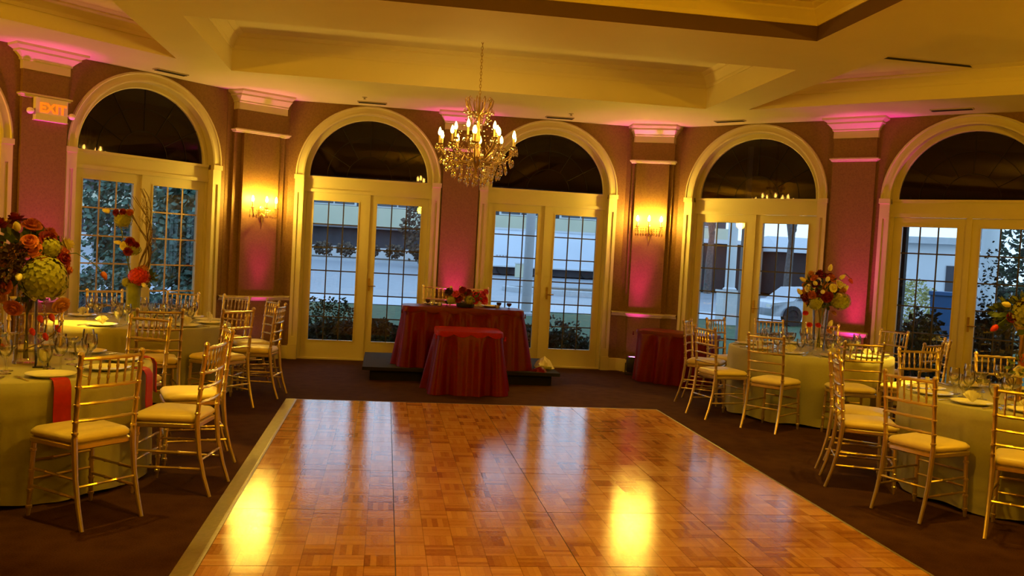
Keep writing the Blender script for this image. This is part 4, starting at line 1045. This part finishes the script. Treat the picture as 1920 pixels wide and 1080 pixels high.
# driveway islands
for x, y, rx, ry, lb in ((8.4,36,3.6,2.2,'pale-kerbed planting island on the driveway beside the light pole'),(-8.3,40,3.2,1.4,'pale-kerbed driveway island beyond the lawn')):
    t = empty('traffic_island', (x, y, .02+.0249*(y-29.5)-.13), 0, lb, 'island')
    m = MB(); m.rings([[(rx*q*cos(2*pi*k/30), ry*q*sin(2*pi*k/30), z) for k in range(30)] for q, z in ((1,-.05),(1,.16),(.93,.18),(.92,.1))], True); m.build('kerb_ring', M['walk'], t)
    m = MB(); m.lathe([(0,.13),(.92,.13)], 30, cap0=False, cap1=False); m.v = [Vector((v.x*rx, v.y*ry, v.z)) for v in m.v]; m.build('mulch_bed', M['mulch'], t, smooth=False)
def leafmass(name, c, rx, ry, rz, n, size, mt, lb, cat, group=None, blade=False, trunk=None):
    t = empty(name, (c[0], c[1], c[2]), 0, lb, cat, group)
    m = MB()
    for k in range(n):
        if blade:
            a = R.uniform(0,2*pi); q = R.uniform(0,.35); d = Vector((cos(a),sin(a),0)); p = Vector((q*rx*cos(a*3), q*ry*sin(a*3), 0)); h = rz*R.uniform(.7,1.1); w = Vector((-d.y,d.x,0))*size*.5
            b = p+d*rx*.35*R.uniform(.3,1)+Vector((0,0,h)); e = p+d*rx*R.uniform(.6,1)+Vector((0,0,h*R.uniform(.5,.9)))
            m.face([p-w, p+w, b+w*.8, b-w*.8]); m.face([b-w*.8, b+w*.8, e])
        else:
            d = Vector((R.gauss(0,1), R.gauss(0,1), R.gauss(0,1))).normalized()*R.uniform(.3,1)**.4
            f = 1+.18*sin(d.x*9+c[0])*sin(d.z*8+c[1]); p = Vector((d.x*rx*f, d.y*ry*f, rz*(1+d.z*f)))
            u = Vector((R.gauss(0,1),R.gauss(0,1),R.gauss(0,.7))).normalized(); w = u.orthogonal().normalized()*size*.4; L_ = u*size*R.uniform(.7,1.2)
            m.face([p, p+L_*.5+w, p+L_, p+L_*.5-w])
    m.build('foliage', M[mt], t, ang=180)
    if not blade:
        m = MB(); m.tube([(0,0,0),(0.02*rx,0,rz*.5),(0,0.03*ry,rz)], [.06*rx+.02,.05*rx+.015,.02*rx+.01], 7); m.build('stem', M['bark'], t)
    return t
# clipped hedges at the foot of the doors
for x, lb, ln in ((-.3,'dark clipped hedge along the foot of the lawn-view doors',1.5),(2.3,'dark clipped hedge along the foot of the trailer-view doors',1.5)):
    leafmass('hedge', (x, 13.35, -.12), ln*.70, .38, .28, 8000, .06, 'hedge', lb, 'hedge')
leafmass('shrub', (-.85, 14.35, -.12), .55, .4, .42, 1500, .05, 'grass', 'loose green shrub rising from the hedge at the lawn-view doors', 'shrub')
leafmass('shrub', (2.85, 14.3, -.12), .5, .3, .33, 500, .07, 'mulch', 'brownish twiggy shrub behind the hedge at the trailer-view doors', 'shrub')
# bushes across the road
for k, x in enumerate((-4.9,-3.6,-2.3,-.9,.5,1.9)):
    leafmass('roadside_bush', (x*1.1, 57.0, .86), .58, .5, .42, 260, .22, 'mulch', 'dark rounded bush in the line of bushes across the road', 'bush', 'bushes across the road')
# building across the road
t = empty('office_building', (3, 63, .7), 0, 'long building across the road with dark lower storey and cream band', 'building')
m = MB(); m.box(-24,22,0,6,0,6.6); m.build('wall', M['bdark'], t, smooth=False)
m = MB(); m.box(-24,22,-.6,0,2.25,3.55); m.build('cream_band', M['bband'], t, smooth=False)
m = MB(); m.box(-24,22,-.7,0,2.05,2.25); m.build('band_soffit', M['bwall'], t, smooth=False)
m = MB(); m.box(-24,22,-.55,0,0,.75); m.build('base_course', M['bwhite'], t, smooth=False)
for k in range(10):
    x = -22+4.4*k
    m = MB(); m.box(x-.12,x+.12,-.5,0,.75,2.1); m.build('column', M['bwall'], t, smooth=False)
    m = MB(); m.box(x+.5,x+3.6,-.15,0,3.6,6.4); w = m.build('window', M['bwhite'], t, smooth=False)
    m = MB(); m.box(x+.65,x+2.0,-.2,-.14,3.7,6.3); m.box(x+2.1,x+3.45,-.2,-.14,3.7,6.3); m.build('pane', M['bwin'], w, smooth=False)
leafmass('street_tree', (2.3, 52, .5), 1.5, 1.0, 2.2, 900, .30, 'mulch', 'brown-leaved tree in front of the dark building across the road', 'tree')
# trailer
t = empty('cargo_trailer', (9.6, 49, .40), 0, 'long white cargo trailer parked across the road', 'trailer')
m = MB(); m.box(-4.6,3.6,-1.2,1.2,.45,2.45); m.build('trailer_body', M['trailer'], t, smooth=False)
m = MB(); m.box(-4.65,3.65,-1.24,1.24,2.45,2.56); m.box(-4.65,3.65,-1.24,-1.2,.42,.5); m.box(-4.66,-4.55,-1.23,1.2,.45,2.5); m.box(-4.05,-3.98,-1.22,-1.2,.5,2.45); m.build('trailer_rails', M['bwhite'], t, smooth=False)
for x in (-3.2, 1.5, 2.6):
    m = MB(Matrix.Translation((x,-1.0,.33)) @ Matrix.Rotation(pi/2,4,'X')); m.lathe([(.12,-.12),(.33,-.12),(.35,-.08),(.35,.08),(.33,.12),(.12,.12)], 20); m.build('wheel', M['tyre'], t)
m = MB(); m.box(-4.4,3.4,-.9,.9,.02,.45); m.build('chassis', M['bdark'], t, smooth=False)  # chassis run down to the road, standing in for the shaded gap
m = MB()                                                  # illegible small mark on the side
for k in range(4): m.box(-3.65+k*.17,-3.54+k*.17,-1.212,-1.2,.95,1.06)
m.build('side_mark', M['pole'], t, smooth=False)
t = empty('utility_box', (7.15, 46.5, .32), 0, 'small pale utility box by the trailer wheels', 'box')
m = MB(); m.box(-.28,.28,-.2,.2,0,.72); m.build('cabinet', M['bband'], t, smooth=False); m = MB(); m.box(-.31,.31,-.23,.23,.72,.78); m.build('lid', M['bwhite'], t, smooth=False)
t = empty('light_pole', (3.90, 24, -.12), 0, 'grey round light pole standing on the lawn before the trailer', 'pole')
m = MB(); m.lathe([(0,0),(.2,0),(.2,.06),(.135,.1),(.12,7),(0,7)], 20); m.build('shaft', M['pole'], t)
# porch: roof, fascia and columns
def offs(pts, d): return pts
pin = [(-10,3.4),(-2.15,11.9),(-1.35,12.25),(3.35,12.25),(4.1,11.95),(10.5,5.4)]
pout = [(-12.6,6.0),(-3.3,15.35),(-3.2,15.45),(5.2,15.45),(5.3,15.35),(13,7.7)]
m = MB(); m.poly([pin + pout[::-1]], 3.62, True); m.poly([pin + pout[::-1]], 3.9)
m.sweep([(0,3.62),(0,2.74),(-.25,2.74),(-.25,3.9)], pout)
m.build('porch_roof', M['porch'], smooth=False)['kind'] = 'structure'
def pcol(x, y, r_, lb, ped=1.13, top=2.86):
    t = empty('garden_column', (x, y, -.12), 0, lb, 'column')
    if ped:
        m = MB(); w = r_*1.9; m.box(-w,w,-w,w,0,ped+.12); m.box(-w-.03,w+.03,-w-.03,w+.03,ped+.06,ped+.12); m.build('pedestal', M['bwhite'], t, smooth=False)
    z = ped+.12
    m = MB(); m.lathe([(0,z),(r_*1.35,z),(r_*1.35,z+.04),(r_,z+.08),(r_*.92,top-.08),(r_*1.2,top-.04),(r_*1.3,top),(0,top)], 24); m.build('shaft', M['bwhite'], t)
pcol(9.75, 24, .145, 'slim white garden column on a square pedestal outside the bare-tree doors', .86, 5.2)
pcol(13.35, 18.0, .20, 'thick white garden column outside the dark-shrub doors', 0, 5.2)
m = MB(); m.box(-.17,.19,-.06,.06,0,4); o = m.build('grey_wall_pier', M['pole'], smooth=False); o.location = (6.26,14.55,-.12); tag(o, 'grey wall pier just beyond the slim white garden column', 'pier')
# bare tree, dark house, car beyond the right-hand doors
def bare_tree(x, y, z, h, lb):
    t = empty('bare_tree', (x, y, z), 0, lb, 'tree'); m = MB(); rr = random.Random(4)
    def br(p, d, L_, r_, lev):
        q = p+d*L_; mid = p+d*L_*.5+Vector((rr.uniform(-1,1),rr.uniform(-1,1),0))*L_*.05
        m.tube([p, mid, q], [r_, r_*.85, r_*.65], 6 if lev > 2 else 4, False)
        if lev == 0: return
        for k in range(3 if lev > 1 else 4):
            nd = (d + Vector((rr.uniform(-1,1), rr.uniform(-.6,.6), rr.uniform(-.15,.55)))*.85).normalized()
            br(p+d*L_*rr.uniform(.6,1), nd, L_*rr.uniform(.6,.8), r_*.6, lev-1)
    br(Vector((0,0,0)), Vector((.03,0,1)), h*.42, h*.028, 5); m.build('branches', M['bark'], t)
bare_tree(15.3, 32, .35, 6.0, 'bare leafless tree with spreading branches in front of the dark house')
bare_tree(14.0, 37, .3, 6.5, 'bare leafless tree glimpsed past the slim garden column')
t = empty('dark_house', (21.4, 40.5, .3), 0, 'dark brown house with pale roof edge behind the nearer bare tree', 'building')
m = MB(); m.box(-2.7,4.5,0,6,0,2.05); m.build('wall', M['brick'], t, smooth=False)
m = MB(); m.prism([(-2.95,-.5),(4.8,-.5),(4.8,6),(-2.95,6)], 2.05, 2.3); m.build('eave', M['bwhite'], t, smooth=False)
m = MB(); m.rings([[(-2.9,-.4,2.3),(4.7,-.4,2.3),(4.7,6,2.3),(-2.9,6,2.3)],[(-1.9,2.8,2.9),(3.7,2.8,2.9),(3.7,3,2.9),(-1.9,3,2.9)]], True, False, True); m.build('roof', M['walk'], t, smooth=False)
t = empty('dark_house', (17.0, 41.3, .3), 0, 'dark building behind the slim white garden column', 'building')
m = MB(); m.box(-2.2,.9,0,5,0,2.3); m.build('wall', M['brick'], t, smooth=False)
m = MB(); m.box(-2.4,1.0,-.3,5,2.3,2.5); m.build('eave', M['bwhite'], t, smooth=False)
t = empty('parked_car', (12.95, 25.2, -.12), .12, 'silver saloon car parked beyond the bare-tree doors', 'car')
prof = [(-1.9,.28),(-1.95,.5),(-1.85,.66),(-1.2,.74),(-.75,1.12),(.35,1.16),(1.0,.78),(1.75,.7),(1.95,.55),(1.95,.28)]
m = MB(); rg = []
for y, s, dz in ((-.74,.97,0),(-.78,1,0),(-.6,1,.0),(.6,1,0),(.78,1,0),(.74,.97,0)):
    rg.append([(x*s, y*(.86 if z > .8 else 1), z) for x, z in prof])
m.rings(rg, True, True, True); m.build('car_body', M['carpaint'], t)
m = MB(); m.face([(-1.05,-.775,.76),(-.2,-.775,.76),(-.2,-.69,1.07),(-.70,-.69,1.07)]); m.face([(-.1,-.775,.76),(.85,-.775,.76),(.35,-.69,1.08),(-.1,-.69,1.08)]); m.v = [v+Vector((0,-.012,0)) for v in m.v]; m.build('side_glass', M['bwin'], t, smooth=False)
for x in (-1.2,1.25):
    m = MB(Matrix.Translation((x,-.70,.30)) @ Matrix.Rotation(pi/2,4,'X')); m.lathe([(0,-.1),(.20,-.1),(.30,-.09),(.30,.1),(.18,.1),(.16,.07),(0,.07)], 18); m.build('wheel', M['tyre'], t)
m = MB(); m.box(-1.93,-1.86,-.72,-.5,.52,.62); m.build('headlamp', M['china'], t)
m = MB(); m.lathe([(0,0),(.05,0),(.05,1.0),(0,1.02)], 12); o = m.build('bollard', M['bwhite']); o.location = (10.75,25.2,-.12); tag(o, 'white bollard post at the nose of the parked car', 'bollard')
# white house, bin and bushes beyond the last doors
t = empty('white_house', (20.6, 31, -.1), -.62, 'white rendered house with a dark doorway beyond the shrub window', 'building')
m = MB(); m.box(-2.6,1.5,0,3,0,2.9); m.build('wall', M['bwhite'], t, smooth=False)
m = MB(); m.box(-2.9,1.7,-.35,3,2.9,3.15); m.build('eave', M['walk'], t, smooth=False)
m = MB(); m.box(.5,1.35,-.05,.02,.0,2.1); m.build('doorway', M['bdark'], t, smooth=False)
t = empty('recycling_bin', (12.35, 18, -.12), -.6, 'blue plastic recycling bin beside the yellow-green bush', 'bin')
m = MB(); m.rings([[(-.24,-.26,.06),(.24,-.26,.06),(.24,.26,.06),(-.24,.26,.06)],[(-.31,-.34,1.28),(.31,-.34,1.28),(.31,.34,1.28),(-.31,.34,1.28)]], True, True, True); m.build('bin_body', M['blue'], t, smooth=False)
m = MB(); m.box(-.34,.34,-.38,.36,1.28,1.36); m.build('bin_lid', M['blue'], t, smooth=False)
leafmass('bush', (13.2, 20.6, -.12), .8, .6, .80, 2200, .08, 'yellowbush', 'yellow-green bush outside the dark-shrub doors, next to the blue bin', 'bush')
for k, (x, y, rz_, lb) in enumerate(((6.52,11.32,.62,'low dark broadleaf shrub at the shrub window, first from the pilaster'),(7.06,10.72,.60,'low dark broadleaf shrub at the shrub window, second from the pilaster'),(7.62,10.12,.66,'low dark broadleaf shrub at the shrub window, third from the pilaster'),(8.2,9.55,.75,'dark broadleaf shrub below the hydrangea stand flowers at the shrub window'))):
    leafmass('broadleaf_shrub', (x, y, -.12), .29, .29, rz_, 2000, .085, 'hedge', lb, 'shrub', 'shrubs at the shrub window')
leafmass('evergreen_tree', (17.9, 22.5, -.12), 1.5, 1.2, 2.6, 3500, .20, 'hedge', 'dark evergreen tree beyond the thick white garden column', 'tree')
t = empty('porch_post', (7.52, 12.08, -.12), -pi/4, 'brown timber porch post at the pilaster side of the shrub window', 'post')
m = MB(); m.box(-.075,.075,-.075,.075,0,2.84); m.build('post_shaft', M['brick'], t, smooth=False); m = MB(); m.box(-.10,.10,-.10,.10,0,.15); m.build('post_base', M['brick'], t, smooth=False)
leafmass('tall_shrub', (8.62, 11.55, -.12), .18, .18, 1.10, 420, .055, 'hedge', 'tall thin shrub silhouetted on the thick white garden column', 'shrub')
leafmass('broadleaf_shrub', (9.75, 10.4, -.12), .55, .5, 1.25, 3000, .10, 'hedge', 'tall dark shrub mass beyond the thick garden column', 'shrub')
# garden outside the first doors
for k, (x, y, rx, rz_, lb) in enumerate(((-8.5,17.5,1.9,2.6,'broad leafy tree filling the first garden door'),(-5.6,21.5,1.4,2.3,'leafy tree behind the curly willow, seen through both garden doors'),(-3.7,18.5,.8,1.7,'smaller leafy tree at the sunlit side of the garden doors'),(-11.5,24.5,2.2,3.2,'large leafy tree at the back of the garden'))):
    leafmass('garden_tree', (x, y, -.12), rx, rx*.7, rz_, 5200, .15, 'treeleaf', lb, 'tree', 'trees beyond the garden doors')
for k, (x, y, s) in enumerate(((-4.9,12.3,.62),(-4.1,13.2,.62),(-3.2,13.6,.6),(-5.9,11.9,.62))):
    leafmass('ornamental_grass', (x, y, -.12), s*.7, s*.7, s*1.15, 260, .022, 'bluegrass', 'bluish clump of ornamental grass close outside the garden doors', 'grass clump', 'ornamental grasses by the garden doors', blade=True)
for k, (x, y, rx, rz_, lb) in enumerate(((-6.6,15.6,.9,.62,'low blue-green bush under the first garden door trees'),(-4.8,16.2,.75,.52,'low blue-green bush in the gap between the garden trees'),(-3.3,16.4,.6,.40,'low blue-green bush at the pavilion end of the garden'))):
    leafmass('garden_bush', (x, y, -.12), rx, rx*.6, rz_, 2600, .09, 'treeleaf', lb, 'bush')
t = empty('garden_pavilion', (-6.6, 33, .2), .5, 'pale garden pavilion glimpsed between the trees', 'building')
m = MB(); m.box(-3,3,0,3,0,1.6); m.build('wall', M['bwin'], t, smooth=False); m = MB(); m.box(-3.3,3.3,-.3,3,1.6,1.75); m.build('roof_edge', M['bwhite'], t, smooth=False)
for x in (-2,0,2):
    m = MB(); m.box(x-.1,x+.1,-.25,-.1,0,1.6); m.build('post', M['bwhite'], t, smooth=False)

# ------------------------------------------------------------------ world, camera, view
w = bpy.data.worlds.new('dusk'); SC.world = w; w.use_nodes = True; nt = w.node_tree; bg = nt.nodes['Background']
tc = nt.nodes.new('ShaderNodeTexCoord'); sp = nt.nodes.new('ShaderNodeSeparateXYZ'); rp = nt.nodes.new('ShaderNodeValToRGB')
nt.links.new(tc.outputs['Generated'], sp.inputs[0]); nt.links.new(sp.outputs['Z'], rp.inputs['Fac']); nt.links.new(rp.outputs['Color'], bg.inputs['Color'])
rp.color_ramp.elements[0].color = (.50,.72,.90,1); rp.color_ramp.elements[1].color = (.32,.52,.82,1); bg.inputs['Strength'].default_value = 2.3

cam = bpy.data.cameras.new('camera'); co = bpy.data.objects.new('camera', cam); COL.objects.link(co)
cam.sensor_width = 36; cam.lens = 36*1651.33/1920; cam.clip_end = 300
pt_, ro, yw = -.0388, .0544, .1439
def o2n(v): return Vector((v[0]*cos(yw)+v[1]*sin(yw), -v[0]*sin(yw)+v[1]*cos(yw), v[2]))
right = o2n((1,0,0)); fwd = o2n((0,cos(pt_),sin(pt_))); up = o2n((0,-sin(pt_),cos(pt_)))
Rr = right*cos(ro)+up*sin(ro); Uu = -right*sin(ro)+up*cos(ro)
mt_ = Matrix((Rr, Uu, -fwd)).transposed().to_4x4(); mt_.translation = (0,0,1.56); co.matrix_world = mt_
SC.camera = co
vs = SC.view_settings; vs.view_transform = 'Standard'; vs.look = 'None'; vs.gamma = 1; vs.use_curve_mapping = False; vs.exposure = 0
cy_ = SC.cycles
cy_.max_bounces = 8; cy_.diffuse_bounces = 4; cy_.glossy_bounces = 4; cy_.transparent_max_bounces = 16; cy_.caustics_reflective = False; cy_.caustics_refractive = False; cy_.sample_clamp_indirect = 6
